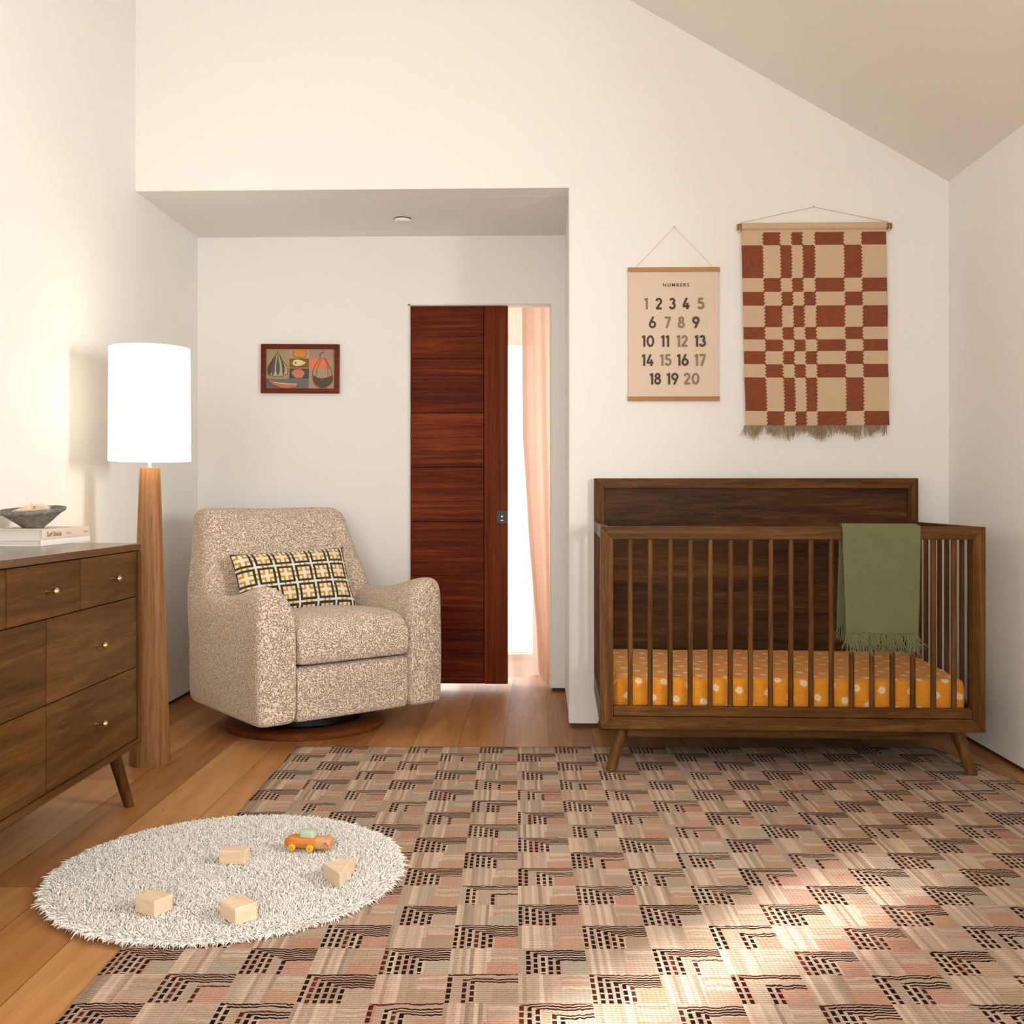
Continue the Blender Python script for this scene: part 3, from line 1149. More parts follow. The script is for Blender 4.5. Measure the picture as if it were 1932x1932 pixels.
def mattress():
    t = crib_local('crib_mattress', 'crib mattress in mustard muslin sheet printed with cream suns', 'mattress')
    x0, x1 = 0.052, 1.312
    yf, yb, zb, zt, r = 0.040, 0.684, 0.2085, 0.352, 0.026
    prof = [(yf + 0.010, zb), (yf + 0.002, zb + 0.012), (yf, zb + 0.05), (yf, zt - 0.035 - r)]
    for i in range(1, 9):
        q = i / 8 * PI / 2
        prof.append((yf + r - r * math.cos(q), zt - 0.010 - r + r * math.sin(q)))
    n = 26
    for i in range(1, n):
        s = i / n
        prof.append((yf + r + (yb - r - yf - r) * s, zt - 0.010 * (1 - s) ** 3))
    for i in range(9):
        q = PI / 2 - i / 8 * PI / 2
        prof.append((yb - r + r * math.cos(q), zt - r + r * math.sin(q)))
    prof.append((yb, zb + 0.03))
    prof.append((yb - 0.01, zb))
    P = np.array(prof)
    L = np.concatenate([[0], np.cumsum(np.linalg.norm(np.diff(P, axis=0), axis=1))])
    NX = 150
    V, UV = [], []
    for i in range(NX + 1):
        s = i / NX
        x = x0 + (x1 - x0) * s
        e = min(x - x0, x1 - x)
        q = 1.0 if e > r else math.sqrt(max(0, 1 - (1 - e / r) ** 2))
        sh = (1 - q) * r
        for k, (y, z) in enumerate(prof):
            top = max(0, (z - zb) / (zt - zb))
            yy = y + (sh if y < 0.3 else -sh)
            zz = z - sh * top
            cr = 0.0035 * mnoise.noise((x * 6, L[k] * 30, 0)) + 0.002 * mnoise.noise((x * 18, L[k] * 60, 4))
            if y < yf + r:
                yy += cr
            else:
                zz += cr * 0.8
            V.append((x, yy, zz))
            UV.append((x, L[k]))
    M = len(prof)
    F = [(i * M + k, (i + 1) * M + k, (i + 1) * M + k + 1, i * M + k + 1) for i in range(NX) for k in range(M - 1)]
    F += [(i * M + M - 1, (i + 1) * M + M - 1, (i + 1) * M, i * M) for i in range(NX)]
    F.append(tuple(range(M)))
    F.append(tuple(NX * M + k for k in range(M))[::-1])
    me = bpy.data.meshes.new('fitted_sheet')
    me.from_pydata(V, [], F)
    uv = me.uv_layers.new(name='UVMap')
    for lp in me.loops:
        uv.data[lp.index].uv = UV[lp.vertex_index]
    me.polygons.foreach_set('use_smooth', [True] * (len(F) - 2) + [False] * 2)
    link('fitted_sheet', me, M_SUNS, t)


mattress()


def blanket():
    t = crib_local('throw_blanket', 'sage green fringed throw blanket draped over the front rail of the crib', 'blanket')
    xa, xb = 0.858, 1.133
    th = 0.004
    path = [(-0.009, 0.512), (-0.0105, 0.60), (-0.010, 0.70), (-0.0085, 0.80), (-0.0075, 0.870), (-0.006, 0.890), (0.000, 0.899), (0.010, 0.902), (0.024, 0.902), (0.035, 0.899), (0.041, 0.890), (0.0425, 0.87), (0.043, 0.80), (0.042, 0.70), (0.040, 0.60), (0.039, 0.535)]
    nx = 50
    P = np.array(path)
    # resample
    L = np.concatenate([[0], np.cumsum(np.linalg.norm(np.diff(P, axis=0), axis=1))])
    S = np.linspace(0, L[-1], 90)
    py = np.interp(S, L, P[:, 0])
    pz = np.interp(S, L, P[:, 1])
    V, UV = [], []
    for j in range(90):
        down = max(0, (0.89 - pz[j]) / 0.38)
        front = S[j] < L[-1] / 2
        inset0 = 0.011 * down if front else 0.004 - 0.012 * down
        inset1 = 0.011 * down if front else 0.012
        for i in range(nx + 1):
            s = i / nx
            x = xa + inset0 + (xb - xa - inset0 - inset1) * s
            w = 0.0035 * down * math.sin(s * 9 + 1) + 0.0025 * mnoise.noise((s * 5, S[j] * 9, 3)) * min(1, down * 4)
            y = py[j] + (-abs(w) - 0.003 * down if front else abs(w))
            z = pz[j] - 0.004 * s * (1 if front else 0) * (0.5 - min(0.5, down)) * 2
            V.append((x, y, z))
            UV.append((x, S[j]))
    F = [(j * (nx + 1) + i, j * (nx + 1) + i + 1, (j + 1) * (nx + 1) + i + 1, (j + 1) * (nx + 1) + i) for j in range(89) for i in range(nx)]
    me = bpy.data.meshes.new('cloth')
    me.from_pydata(V, [], F)
    uv = me.uv_layers.new(name='UVMap')
    for lp in me.loops:
        uv.data[lp.index].uv = UV[lp.vertex_index]
    me.polygons.foreach_set('use_smooth', [True] * len(F))
    o = link('cloth', me, M_GREEN, t)
    m = o.modifiers.new('solid', 'SOLIDIFY')
    m.thickness, m.offset = th, 0.0
    # fringe at both hems
    n = 260
    x = rng.uniform(xa + 0.011, xb - 0.012, n)
    base = np.stack([x, np.full(n, -0.014) + rng.normal(0, 0.002, n), np.full(n, 0.514)], 1)
    off = np.stack([rng.normal(0.004, 0.012, n), rng.normal(-0.006, 0.006, n), -rng.uniform(0.035, 0.074, n)], 1)
    drp = np.stack([rng.normal(0.0, 0.016, n), rng.normal(-0.003, 0.004, n), -rng.uniform(0.0, 0.014, n)], 1)
    v1, f1 = strands_np(base, off, 5, 0.0013, 4, drp)
    n = 120
    base = np.stack([rng.uniform(xa - 0.006, xb - 0.02, n), np.full(n, 0.040), np.full(n, 0.537)], 1)
    off = np.stack([rng.normal(-0.004, 0.006, n), rng.normal(0.003, 0.003, n), -rng.uniform(0.03, 0.06, n)], 1)
    drp = np.stack([rng.normal(0.0, 0.008, n), rng.normal(0.002, 0.003, n), np.zeros(n)], 1)
    v2, f2 = strands_np(base, off, 5, 0.0013, 4, drp)
    o = mesh_np('fringe', np.concatenate([v1, v2]), np.concatenate([f1, f2 + len(v1)]), M_GREENF, t)
    o['kind'] = 'stuff'


blanket()


# ================================================================== DRESSER
def dresser():
    X0, X1 = -1.762, -1.312
    yA, yB = 2.085, 3.365
    t = thing('dresser', 'brown seven drawer dresser with brass knobs against the left wall', 'dresser', (X0, yA, 0))
    D, W = X1 - X0, yB - yA
    zb, zt = 0.190, 0.849

    def bx(name, x0, x1, y0, y1, z0, z1, mat, bev=0.002, parent=t):
        bm = bmesh.new()
        box(bm, x0, x1, y0, y1, z0, z1)
        return finish(bm, name, mat, parent, bevel=bev)
    bx('top', 0, D, 0, W, zt - 0.023, zt, M_DR_TOP, 0.004)
    bx('side_panel', 0, D, W - 0.020, W, zb + 0.0205, zt - 0.0235, M_DR_Z, 0.003)
    bx('side_panel', 0, D, 0, 0.020, zb + 0.0205, zt - 0.0235, M_DR_Z, 0.003)
    bx('bottom_panel', 0, D, 0, W, zb, zb + 0.020, M_DR_Y, 0.003)
    bx('back_panel', 0.001, 0.010, 0.021, W - 0.021, zb + 0.021, zt - 0.024, M_DR_Y, 0.0)
    bx('carcass_core', 0.012, D - 0.034, 0.021, W - 0.021, zb + 0.0205, zt - 0.0235, M_DR_DARK, 0.0)
    g = 0.0021
    y0, y1 = 0.021, W - 0.021
    rows = [(zb + 0.0215, 0.444, 2), (0.447, 0.674, 2), (0.677, zt - 0.026, 3)]
    knob_me = None
    for za, zz, n in rows:
        w = (y1 - y0) / n
        for k in range(n):
            a, b_ = y0 + w * k + g, y0 + w * (k + 1) - g
            dw = bx('drawer', D - 0.030, D - 0.008, a, b_, za, zz, M_DR_Y, 0.0012)
            if knob_me is None:
                bm = bmesh.new()
                prof = [(0.0008, 0), (0.0045, 0), (0.0042, 0.004), (0.0036, 0.016), (0.0042, 0.018)]
                for i in range(9):
                    q = -PI / 2 + 0.45 + (PI - 0.45) * i / 8
                    prof.append((max(0.0006, 0.0098 * math.cos(q)), 0.0265 + 0.0098 * math.sin(q)))
                lathe(bm, prof, 28)
                bmesh.ops.transform(bm, matrix=Matrix.Rotation(R(90), 4, 'Y'), verts=bm.verts[:])
                kn = finish(bm, 'knob', M_BRASS, dw, smooth=True, angle=50)
                knob_me = kn.data
            else:
                kn = link('knob', knob_me, None, dw)
            kn.location = (D - 0.0085, (a + b_) / 2, (za + zz) / 2)
    # base: rails and four splayed legs
    bm = bmesh.new()
    prism(bm, [(0.09, zb), (W - 0.09, zb), (W - 0.09, 0.150), (W - 0.20, 0.163), (0.20, 0.163), (0.09, 0.150)], 'x', D - 0.075, D - 0.055)
    finish(bm, 'base_rail', M_DR_Y, t, bevel=0.0015)
    bm = bmesh.new()
    prism(bm, [(0.09, zb), (W - 0.09, zb), (W - 0.09, 0.150), (W - 0.20, 0.163), (0.20, 0.163), (0.09, 0.150)], 'x', 0.055, 0.075)
    finish(bm, 'base_rail', M_DR_Y, t, bevel=0.0015)
    for ty, by in ((0.085, 0.055), (W - 0.092, W - 0.058)):
        for tx, b_x in ((D - 0.058, D - 0.018), (0.058, 0.025)):
            bm = bmesh.new()
            rings = []
            for z, r in ((zb, 0.0215), (0.0, 0.0165)):
                f = z / zb
                rings.append([(b_x + (tx - b_x) * f + r * math.cos(q), by + (ty - by) * f + r * math.sin(q), z) for q in [2 * PI * i / 20 for i in range(20)]])
            loft(bm, rings)
            finish(bm, 'leg', M_DR_Z, t, bevel=0.0015)


dresser()


def book(label, x0, x1, y0, y1, z0, z1, cover, title=None):
    t = thing('book', label, 'book', (x0, y0, z0), 0, 'books under the bowl')
    cm = plain('book_cover', cover, 0.55, 0.02)
    pg = bpy.data.materials.get('book_pages') or wood('book_pages', '#b9b4a8', '#cfcabf', '#dedad0', 'x', 0.9, across=260, along=4, bump=0.3)
    w, d, h = x1 - x0, y1 - y0, z1 - z0
    bm = bmesh.new()
    box(bm, 0.003, w - 0.002, 0.003, d - 0.003, 0.0024, h - 0.0024)
    finish(bm, 'pages', pg, t)
    bm = bmesh.new()
    prism(bm, [(0, 0), (w, 0), (w + 0.0015, h * 0.5), (w, h), (0, h), (0, h - 0.0022), (w - 0.0025, h - 0.0022), (w - 0.0025, 0.0022), (0, 0.0022)], 'y', 0, d)
    cv = finish(bm, 'cover', cm, t, bevel=0.0005)
    for body, size, yy, mat, sp in (title or []):
        me = text_mesh(body, size, sp)
        lo = link('lettering', me, mat, cv)
        lo.rotation_euler = (R(90), 0, R(90))
        lo.location = (w + 0.0022, yy, h * 0.5 - size * 0.34)
    return t


book('white hardback at the bottom of the two books on the dresser', -1.742, -1.530, 3.128, 3.470, 0.8495, 0.8690, '#f3efe8')
book('cream hardback lying on the white book under the grey bowl', -1.742, -1.529, 3.132, 3.462, 0.8695, 0.9010, '#e6d5c0',
     [('Surf Shacks', 0.0215, 0.026, M_INK, 1.0), ('by Indoek', 0.008, 0.155, M_INK2, 1.0), ('gestalten', 0.0085, 0.285, M_INK2, 1.0)])


def bowl():
    t = tag(thing('bowl', '', '', (-1.630, 3.275, 0.9015)), 'rough grey clay bowl holding small wooden blocks, on the books', 'bowl')
    bm = bmesh.new()
    wob = lambda a, z: (0.0022 * mnoise.noise((math.cos(a) * 2.5, math.sin(a) * 2.5, z * 40)) * (1 if z > 0.01 else 0.3))
    prof = [(0.004, 0.0), (0.031, 0.0), (0.036, 0.004), (0.055, 0.019), (0.076, 0.036), (0.088, 0.046), (0.0935, 0.048), (0.098, 0.052), (0.0985, 0.060), (0.095, 0.0625), (0.089, 0.0605), (0.082, 0.051), (0.06, 0.031), (0.036, 0.016), (0.004, 0.012)]
    # a slight sag so the rim is uneven
    lathe(bm, prof, 72, wob=wob)
    for v in bm.verts:
        if v.co.z > 0.045:
            v.co.z += 0.0010 * mnoise.noise(v.co * 60)
        if v.co.z > 0.004:
            v.co.z += (0.085 * v.co.y + 0.035 * v.co.x) * min(1, v.co.z / 0.045)
    finish(bm, 'vessel', M_BOWL, t, smooth=True, angle=80)
    return t


bowl()


def bowl_block(label, poly, h, loc, rot):
    bm = bmesh.new()
    prism(bm, poly, 'z', -h / 2, h / 2)
    o = finish(bm, 'wooden_block', M_MAPLE, bevel=0.0015)
    o.location = loc
    o.rotation_euler = rot
    tag(o, label, 'toy block', 'wooden blocks in the bowl')


bowl_block('triangular wooden block standing up highest in the grey bowl', [(-0.024, -0.016), (0.024, -0.016), (0.006, 0.020)], 0.022, (-1.636, 3.262, 0.9665), (R(80), R(8), R(24)))
bowl_block('flat pale wooden block at the left inside the grey bowl', rect(0.027, 0.015), 0.016, (-1.660, 3.246, 0.9540), (R(8), R(-22), R(20)))
bowl_block('pale wooden block at the right end inside the grey bowl', rect(0.019, 0.012), 0.020, (-1.590, 3.258, 0.9640), (R(4), R(14), R(-12)))
bowl_block('long pale wooden block lying across the front of the grey bowl', rect(0.032, 0.010), 0.016, (-1.622, 3.228, 0.9520), (R(10), R(4), R(6)))


# ================================================================== FLOOR LAMP
def lamp():
    t = thing('floor_lamp', 'floor lamp with tapered oak column and lit white drum shade', 'floor lamp', (-1.466, 3.840, 0))
    bm = bmesh.new()
    prof = [(0.002, 0.0), (0.0735, 0.0), (0.0742, 0.01)]
    for i in range(1, 20):
        s = i / 20
        prof.append((0.0742 + (0.0375 - 0.0742) * s, 0.01 + 1.095 * s))
    prof += [(0.0370, 1.105), (0.0355, 1.108), (0.002, 1.108)]
    lathe(bm, prof, 64)
    finish(bm, 'column', M_LAMP, t, smooth=True)
    bm = bmesh.new()
    lathe(bm, [(0.001, 1.1085), (0.013, 1.1085), (0.013, 1.112), (0.0075, 1.113), (0.0075, 1.150), (0.016, 1.152), (0.016, 1.195), (0.001, 1.197)], 24)
    finish(bm, 'neck', M_STEEL, t, smooth=True)
    bm = bmesh.new()
    lathe(bm, [(0.1470, 1.133), (0.1482, 1.133), (0.1448, 1.556), (0.1436, 1.556)], 96, cap=False)
    # close the thin wall
    bm.verts.ensure_lookup_table()
    n = 96
    vs = bm.verts
    for i in range(n):
        j = (i + 1) % n
        bm.faces.new((vs[i], vs[3 * n + i], vs[3 * n + j], vs[j]))
    finish(bm, 'lamp_shade', M_SHADE, t, smooth=True)
    bm = bmesh.new()
    for k in range(3):
        q = 2 * PI * k / 3
        tube(bm, [(0.01 * math.cos(q), 0.01 * math.sin(q), 1.30), (0.1440 * math.cos(q), 0.1440 * math.sin(q), 1.545)], 0.0018, 6)
    tube(bm, [(0.014, 0, 1.19), (0.034, 0, 1.24), (0.010, 0, 1.305)], 0.0018, 6)
    tube(bm, [(-0.014, 0, 1.19), (-0.034, 0, 1.24), (-0.010, 0, 1.305)], 0.0018, 6)
    finish(bm, 'harp', M_STEEL, t, smooth=True)
    bm = bmesh.new()
    prof = [(0.010, 1.198)]
    for i in range(11):
        q = -PI / 2 + 0.5 + (PI - 0.5) * i / 10
        prof.append((max(0.001, 0.024 * math.cos(q)), 1.240 + 0.024 * math.sin(q)))
    lathe(bm, prof, 24)
    eb = NB('bulb_glass')
    eb.set('#ffffff', 0.4)
    eb.plug(eb.bsdf.inputs['Emission Color'], srgb('#ffe2b8'))
    eb.bsdf.inputs['Emission Strength'].default_value = 4
    finish(bm, 'bulb', eb.mat, t, smooth=True)
    l = bpy.data.lights.new('lamp_glow', 'POINT')
    l.energy = 1.6
    l.color = (1.0, 0.82, 0.60)
    l.shadow_soft_size = 0.03
    o = bpy.data.objects.new('lamp_glow', l)
    COL.objects.link(o)
    o.parent = t
    o.location = (0, 0, 1.34)


lamp()


# ================================================================== GLIDER
def glider():
    ps = R(40)
    t = thing('glider_armchair', 'beige sherpa swivel glider armchair on a round wooden base', 'armchair', (-1.0083, 4.5262, 0), ps)

    def soft(name, rings, sub=2, parent=t, lv=3):
        bm = bmesh.new()
        loft(bm, rings)
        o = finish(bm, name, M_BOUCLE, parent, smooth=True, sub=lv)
        return o

    # arms
    def zt(y):
        pts = [(-0.39, 0.645), (-0.33, 0.652), (-0.22, 0.628), (-0.08, 0.592), (0.08, 0.580), (0.22, 0.588), (0.30, 0.580), (0.36, 0.545)]
        return float(np.interp(y, [p[0] for p in pts], [p[1] for p in pts]))
    for sgn in (-1, 1):
        rings = []
        for y, ins in ((-0.392, 0.030), (-0.390, 0.014), (-0.378, 0.003), (-0.350, 0.0), (-0.28, 0), (-0.19, 0), (-0.10, 0), (0, 0), (0.10, 0), (0.20, 0), (0.28, 0.0), (0.325, 0.006), (0.345, 0.022), (0.349, 0.045)):
            z1 = zt(y) - ins
            z0 = 0.098 + ins
            i0 = 0.262 + ins * 0.6
            o0 = 0.432 - ins
            ring = [(i0 + 0.02, z0), (i0, z0 + 0.012), (i0, 0.22), (i0, 0.36), (i0 + 0.001, z1 - 0.15), (i0 + 0.014, z1 - 0.085), (i0 + 0.048, z1 - 0.028), (i0 + 0.090, z1 - 0.003), (o0 - 0.045, z1), (o0 - 0.016, z1 - 0.012), (o0 - 0.002, z1 - 0.045), (o0 + 0.001, z1 - 0.11), (o0 + 0.004, 0.36), (o0 + 0.004, 0.22), (o0, z0 + 0.03), (o0 - 0.006, z0 + 0.008), (o0 - 0.025, z0)]
            r3 = [(sgn * x, y, z) for x, z in ring]
            rings.append(r3 if sgn > 0 else r3[::-1])
        soft('armrest', rings)

    # backrest
    rings = []
    for z, hw, yf, yb, r in ((0.115, 0.395, 0.13, 0.330, 0.04), (0.125, 0.418, 0.115, 0.350, 0.06), (0.30, 0.424, 0.11, 0.385, 0.07), (0.47, 0.425, 0.115, 0.418, 0.075), (0.58, 0.420, 0.15, 0.440, 0.075), (0.68, 0.398, 0.195, 0.462, 0.075), (0.78, 0.378, 0.240, 0.485, 0.075), (0.86, 0.366, 0.280, 0.503, 0.07), (0.908, 0.352, 0.312, 0.512, 0.06), (0.934, 0.325, 0.345, 0.505, 0.05), (0.943, 0.28, 0.375, 0.49, 0.03)):
        ring = []
        N = 7
        # rounded rectangle, front concave
        def corner(cx, cy, a0):
            return [(cx + r * math.cos(a0 + PI / 2 * k / 3), cy + r * math.sin(a0 + PI / 2 * k / 3)) for k in range(4)]
        pts = corner(hw - r, yb - r, 0)
        pts += [(hw * f, yb + 0.006) for f in (0.5, 0.0, -0.5)]
        pts += corner(-hw + r, yb - r, PI / 2)
        pts += corner(-hw + r, yf + r, PI)
        pts += [(hw * f, yf + 0.012 * (1 - f * f)) for f in (-0.6, -0.2, 0.2, 0.6)]
        pts += corner(hw - r, yf + r, 3 * PI / 2)
        for x, y in pts:
            dz = 0.0
            if z > 0.8:
                dz = ((abs(x) / 0.33) ** 2 - 0.55) * 0.022 * min(1, (z - 0.8) / 0.1)
            ring.append((x, y, z + dz))
        rings.append(ring)
    soft('backrest', rings)

    # seat cushion
    rings = []
    for x, ins in ((-0.259, 0.030), (-0.2585, 0.015), (-0.252, 0.004), (-0.235, 0), (-0.15, 0), (-0.05, 0), (0.05, 0), (0.15, 0), (0.235, 0), (0.252, 0.004), (0.2585, 0.015), (0.259, 0.030)):
        cr = 0.016 * (1 - (x / 0.26) ** 2)
        z0, z1, y0, y1 = 0.322 + ins, 0.505 - ins + cr, -0.402 + ins, 0.20
        rings.append([(x, y0 + 0.03, z0), (x, y0 + 0.008, z0 + 0.01), (x, y0, z0 + 0.045), (x, y0 + 0.002, z0 + 0.095), (x, y0 + 0.020, z1 - 0.042), (x, y0 + 0.055, z1 - 0.012), (x, y0 + 0.11, z1), (x, -0.15, z1 + 0.004), (x, 0.0, z1 - 0.004), (x, 0.12, z1 - 0.012), (x, y1, z1 - 0.02), (x, y1 + 0.005, 0.40), (x, y1, z0)])
    soft('seat_cushion', rings)
    # front panel
    rings = []
    for x, ins in ((-0.261, 0.012), (-0.258, 0.003), (-0.24, 0), (-0.08, 0), (0.08, 0), (0.24, 0), (0.258, 0.003), (0.261, 0.012)):
        z0, z1, y0, y1 = 0.096 + ins, 0.319 - ins, -0.384 + ins, -0.25
        rings.append([(x, y0 + 0.02, z0), (x, y0 + 0.004, z0 + 0.012), (x, y0, z0 + 0.05), (x, y0 - 0.002, 0.21), (x, y0, z1 - 0.04), (x, y0 + 0.004, z1 - 0.008), (x, y0 + 0.02, z1), (x, y1, z1), (x, y1 + 0.005, 0.2), (x, y1, z0)])
    soft('front_panel', rings)
    # under-frame, swivel post, base ring
    bm = bmesh.new()
    box(bm, -0.255, 0.255, -0.24, 0.10, 0.102, 0.30)
    finish(bm, 'under_frame', M_BLACK, t, bevel=0.01)
    bm = bmesh.new()
    lathe(bm, [(0.001, 0.030), (0.21, 0.030), (0.21, 0.055), (0.11, 0.058), (0.11, 0.1015), (0.001, 0.1015)], 48, c=(-0.018, 0.02))
    finish(bm, 'swivel', M_BLACK, t, smooth=True)
    bm = bmesh.new()
    lathe(bm, [(0.24, 0.0), (0.343, 0.0), (0.346, 0.004), (0.346, 0.026), (0.341, 0.030), (0.24, 0.030)], 96, c=(-0.018, 0.02), cap=False)
    bm.verts.ensure_lookup_table()
    n = 96
    vs = bm.verts
    for i in range(n):
        j = (i + 1) % n
        bm.faces.new((vs[i], vs[5 * n + i], vs[5 * n + j], vs[j]))
    finish(bm, 'base_ring', M_DISC, t, smooth=True)
    bm = bmesh.new()
    box(bm, -0.263, 0.227, -0.01, 0.05, 0.004, 0.0295)
    box(bm, -0.048, 0.012, -0.222, 0.262, 0.004, 0.0295)
    finish(bm, 'base_cross', M_BLACK, t, bevel=0.002)

    # pillow
    p = thing('throw_pillow', 'lumbar pillow with black and yellow grid print on the glider', 'pillow')
    W, Hh = 0.54, 0.295
    nx, ny = 54, 30
    V, UV = [], []
    for side in (1, -1):
        for j in range(ny + 1):
            for i in range(nx + 1):
                a, b_ = i / nx * 2 - 1, j / ny * 2 - 1
                k = (1 - a ** 4) ** 0.6 * (1 - b_ ** 4) ** 0.6 if abs(a) < 1 and abs(b_) < 1 else 0
                x = a * W / 2 * (1 - 0.05 * (1 - b_ * b_) * 0.8)
                z = b_ * Hh / 2 * (1 - 0.09 * (1 - a * a) * 0.5)
                y = -side * (0.058 * k + 0.002) + 0.004 * mnoise.noise((a * 3, b_ * 3, side)) * k
                V.append((x, y, z))
                UV.append((a * W / 2, b_ * Hh / 2))
    M = (nx + 1) * (ny + 1)
    id_ = lambda i, j, s: s * M + j * (nx + 1) + i
    F = []
    for j in range(ny):
        for i in range(nx):
            F.append((id_(i, j, 0), id_(i + 1, j, 0), id_(i + 1, j + 1, 0), id_(i, j + 1, 0)))
            F.append((id_(i, j, 1), id_(i, j + 1, 1), id_(i + 1, j + 1, 1), id_(i + 1, j, 1)))
    for i in range(nx):
        F.append((id_(i, 0, 0), id_(i, 0, 1), id_(i + 1, 0, 1), id_(i + 1, 0, 0)))
        F.append((id_(i, ny, 0), id_(i + 1, ny, 0), id_(i + 1, ny, 1), id_(i, ny, 1)))
    for j in range(ny):
        F.append((id_(0, j, 0), id_(0, j + 1, 0), id_(0, j + 1, 1), id_(0, j, 1)))
        F.append((id_(nx, j, 0), id_(nx, j, 1), id_(nx, j + 1, 1), id_(nx, j + 1, 0)))
    me = bpy.data.meshes.new('pillow_cover')
    me.from_pydata(V, [], F)
    uv = me.uv_layers.new(name='UVMap')
    for lp in me.loops:
        uv.data[lp.index].uv = UV[lp.vertex_index]
    me.polygons.foreach_set('use_smooth', [True] * len(F))
    link('pillow_cover', me, M_PILLOW, p)
    lx, ly, lz = -0.050, 0.062, 0.622
    c, s = math.cos(ps), math.sin(ps)
    p.location = (-1.0083 + lx * c - ly * s, 4.5262 + lx * s + ly * c, lz)
    p.rotation_euler = (Matrix.Rotation(ps + R(-3), 4, 'Z') @ Matrix.Rotation(R(-25), 4, 'X') @ Matrix.Rotation(R(-2), 4, 'Y')).to_euler()


glider()


# ================================================================== WALL HANGINGS
def stitch_grid():
    YW = Y1 - 0.012
    t = thing('tapestry', 'rust and sand checkered woven wall hanging above the crib', 'wall hanging', (1.168, YW, 2.158))
    xs = [-0.309, -0.218, -0.144, -0.096, -0.049, 0.003, 0.126, 0.201, 0.306]
    zs_ = [2.130, 2.075, 1.934, 1.875, 1.816, 1.724, 1.671, 1.621, 1.565, 1.508, 1.364, 1.303]
    bm = bmesh.new()
    uvl = bm.loops.layers.uv.new('UVMap')
    strips = [(2.150, 2.130, -1)]
    for r in range(11):
        a, b_ = zs_[r], zs_[r + 1]
        n = max(2, round((a - b_) / 0.0075))
        for k in range(n):
            strips.append((a + (b_ - a) * k / n, a + (b_ - a) * (k + 1) / n, r))
    tot = 0

    def warp(x, z):
        d = (2.15 - z) / 0.85
        edge = 0.004 * mnoise.noise((z * 7, x * 2, 1.0)) + (0.006 * d if x < 0 else 0)
        return (x + 0.014 * d + edge, -0.004 + 0.004 * mnoise.noise((x * 6, z * 4, 0)) * d - 0.002 * d, z - 2.158 + 0.004 * mnoise.noise((x * 4, 2.0, z)) * d)
    for k, (za, zb, r) in enumerate(strips):
        j = 0.0022 if k % 2 else -0.0022
        for c in range(8):
            x0, x1 = xs[c] + (j if c > 0 else 0), xs[c + 1] + (j if c < 7 else 0)
            q = [(x0, zb), (x1, zb), (x1, za), (x0, za)]
            f = bm.faces.new([bm.verts.new(warp(*p)) for p in q])
            f.material_index = 1 if (r >= 0 and (r + c) % 2 == 1) else 0
            for lp, p in zip(f.loops, q):
                lp[uvl].uv = p
    me = bpy.data.meshes.new('woven_cloth')
    bm.to_mesh(me)
    bm.free()
    o = link('woven_cloth', me, [M_TAN, M_RUST], t)
    m = o.modifiers.new('solid', 'SOLIDIFY')
    m.thickness, m.offset = 0.003, 0.0
    # sleeve wrapped over the rod
    bm = bmesh.new()
    uvl = bm.loops.layers.uv.new('UVMap')
    rad = 0.0165
    ring = [(rad * math.cos(q), rad * math.sin(q)) for q in [2 * PI * i / 20 for i in range(20)]]
    vs = [[bm.verts.new((-0.309 + 0.615 * i / 30, y, z - 0.003)) for y, z in ring] for i in range(31)]
    for i in range(30):
        for k in range(20):
            f = bm.faces.new((vs[i][k], vs[i + 1][k], vs[i + 1][(k + 1) % 20], vs[i][(k + 1) % 20]))
            for lp, p in zip(f.loops, ((i, k), (i + 1, k), (i + 1, k + 1), (i, k + 1))):
                lp[uvl].uv = (p[0] * 0.02, p[1] * 0.005)
    finish(bm, 'rod_sleeve', M_TAN, t, smooth=True)
    bm = bmesh.new()
    tube(bm, [(-0.325, 0, -0.003), (0.329, 0, -0.003)], 0.0135, 20)
    rd = finish(bm, 'rod', M_ROD, t, smooth=True)
    bm = bmesh.new()
    tube(bm, [(-0.314, 0, 0.012), (-0.312, -0.004, 0.014), (0.003, 0.008, 0.083), (0.314, -0.004, 0.014), (0.316, 0, 0.012)], 0.0011, 6)
    for x in (-0.316, 0.318):
        bmesh.ops.create_icosphere(bm, subdivisions=2, radius=0.006, matrix=Matrix.Translation((x, -0.006, -0.020)))
        tube(bm, [(x, -0.002, 0.012), (x, -0.014, -0.004), (x, -0.006, -0.020)], 0.0014, 6)
    finish(bm, 'hanging_cord', M_CORD, t, smooth=True)
    # fringe
    n = 330
    x = rng.uniform(-0.298, 0.318, n)
    base = np.stack([x, rng.normal(-0.006, 0.002, n), np.full(n, 1.304 - 2.158)], 1)
    cl = 0.006 * np.sin(x * 90) - 0.010 * np.sin(x * 26)
    off = np.stack([rng.normal(-0.004, 0.006, n) + cl, rng.normal(-0.002, 0.003, n), -rng.uniform(0.030, 0.068, n) * (0.85 + 0.25 * np.sin(x * 40))], 1)
    drp = np.stack([rng.normal(0.002, 0.008, n), rng.normal(0, 0.002, n), np.zeros(n)], 1)
    v, f = strands_np(base, off, 5, 0.0012, 4, drp)
    o = mesh_np('fringe', v, f, M_FRINGE, t)
    o['kind'] = 'stuff'
    bm = bmesh.new()
    lathe(bm, [(0.0008, -0.004), (0.0022, -0.004), (0.0022, 0.012), (0.0008, 0.012)], 10)
    bmesh.ops.transform(bm, matrix=Matrix.Translation((0.003, 0.008, 0.084)) @ Matrix.Rotation(R(90), 4, 'X'), verts=bm.verts[:])
    finish(bm, 'nail', M_CHROME, t, smooth=True)


stitch_grid()


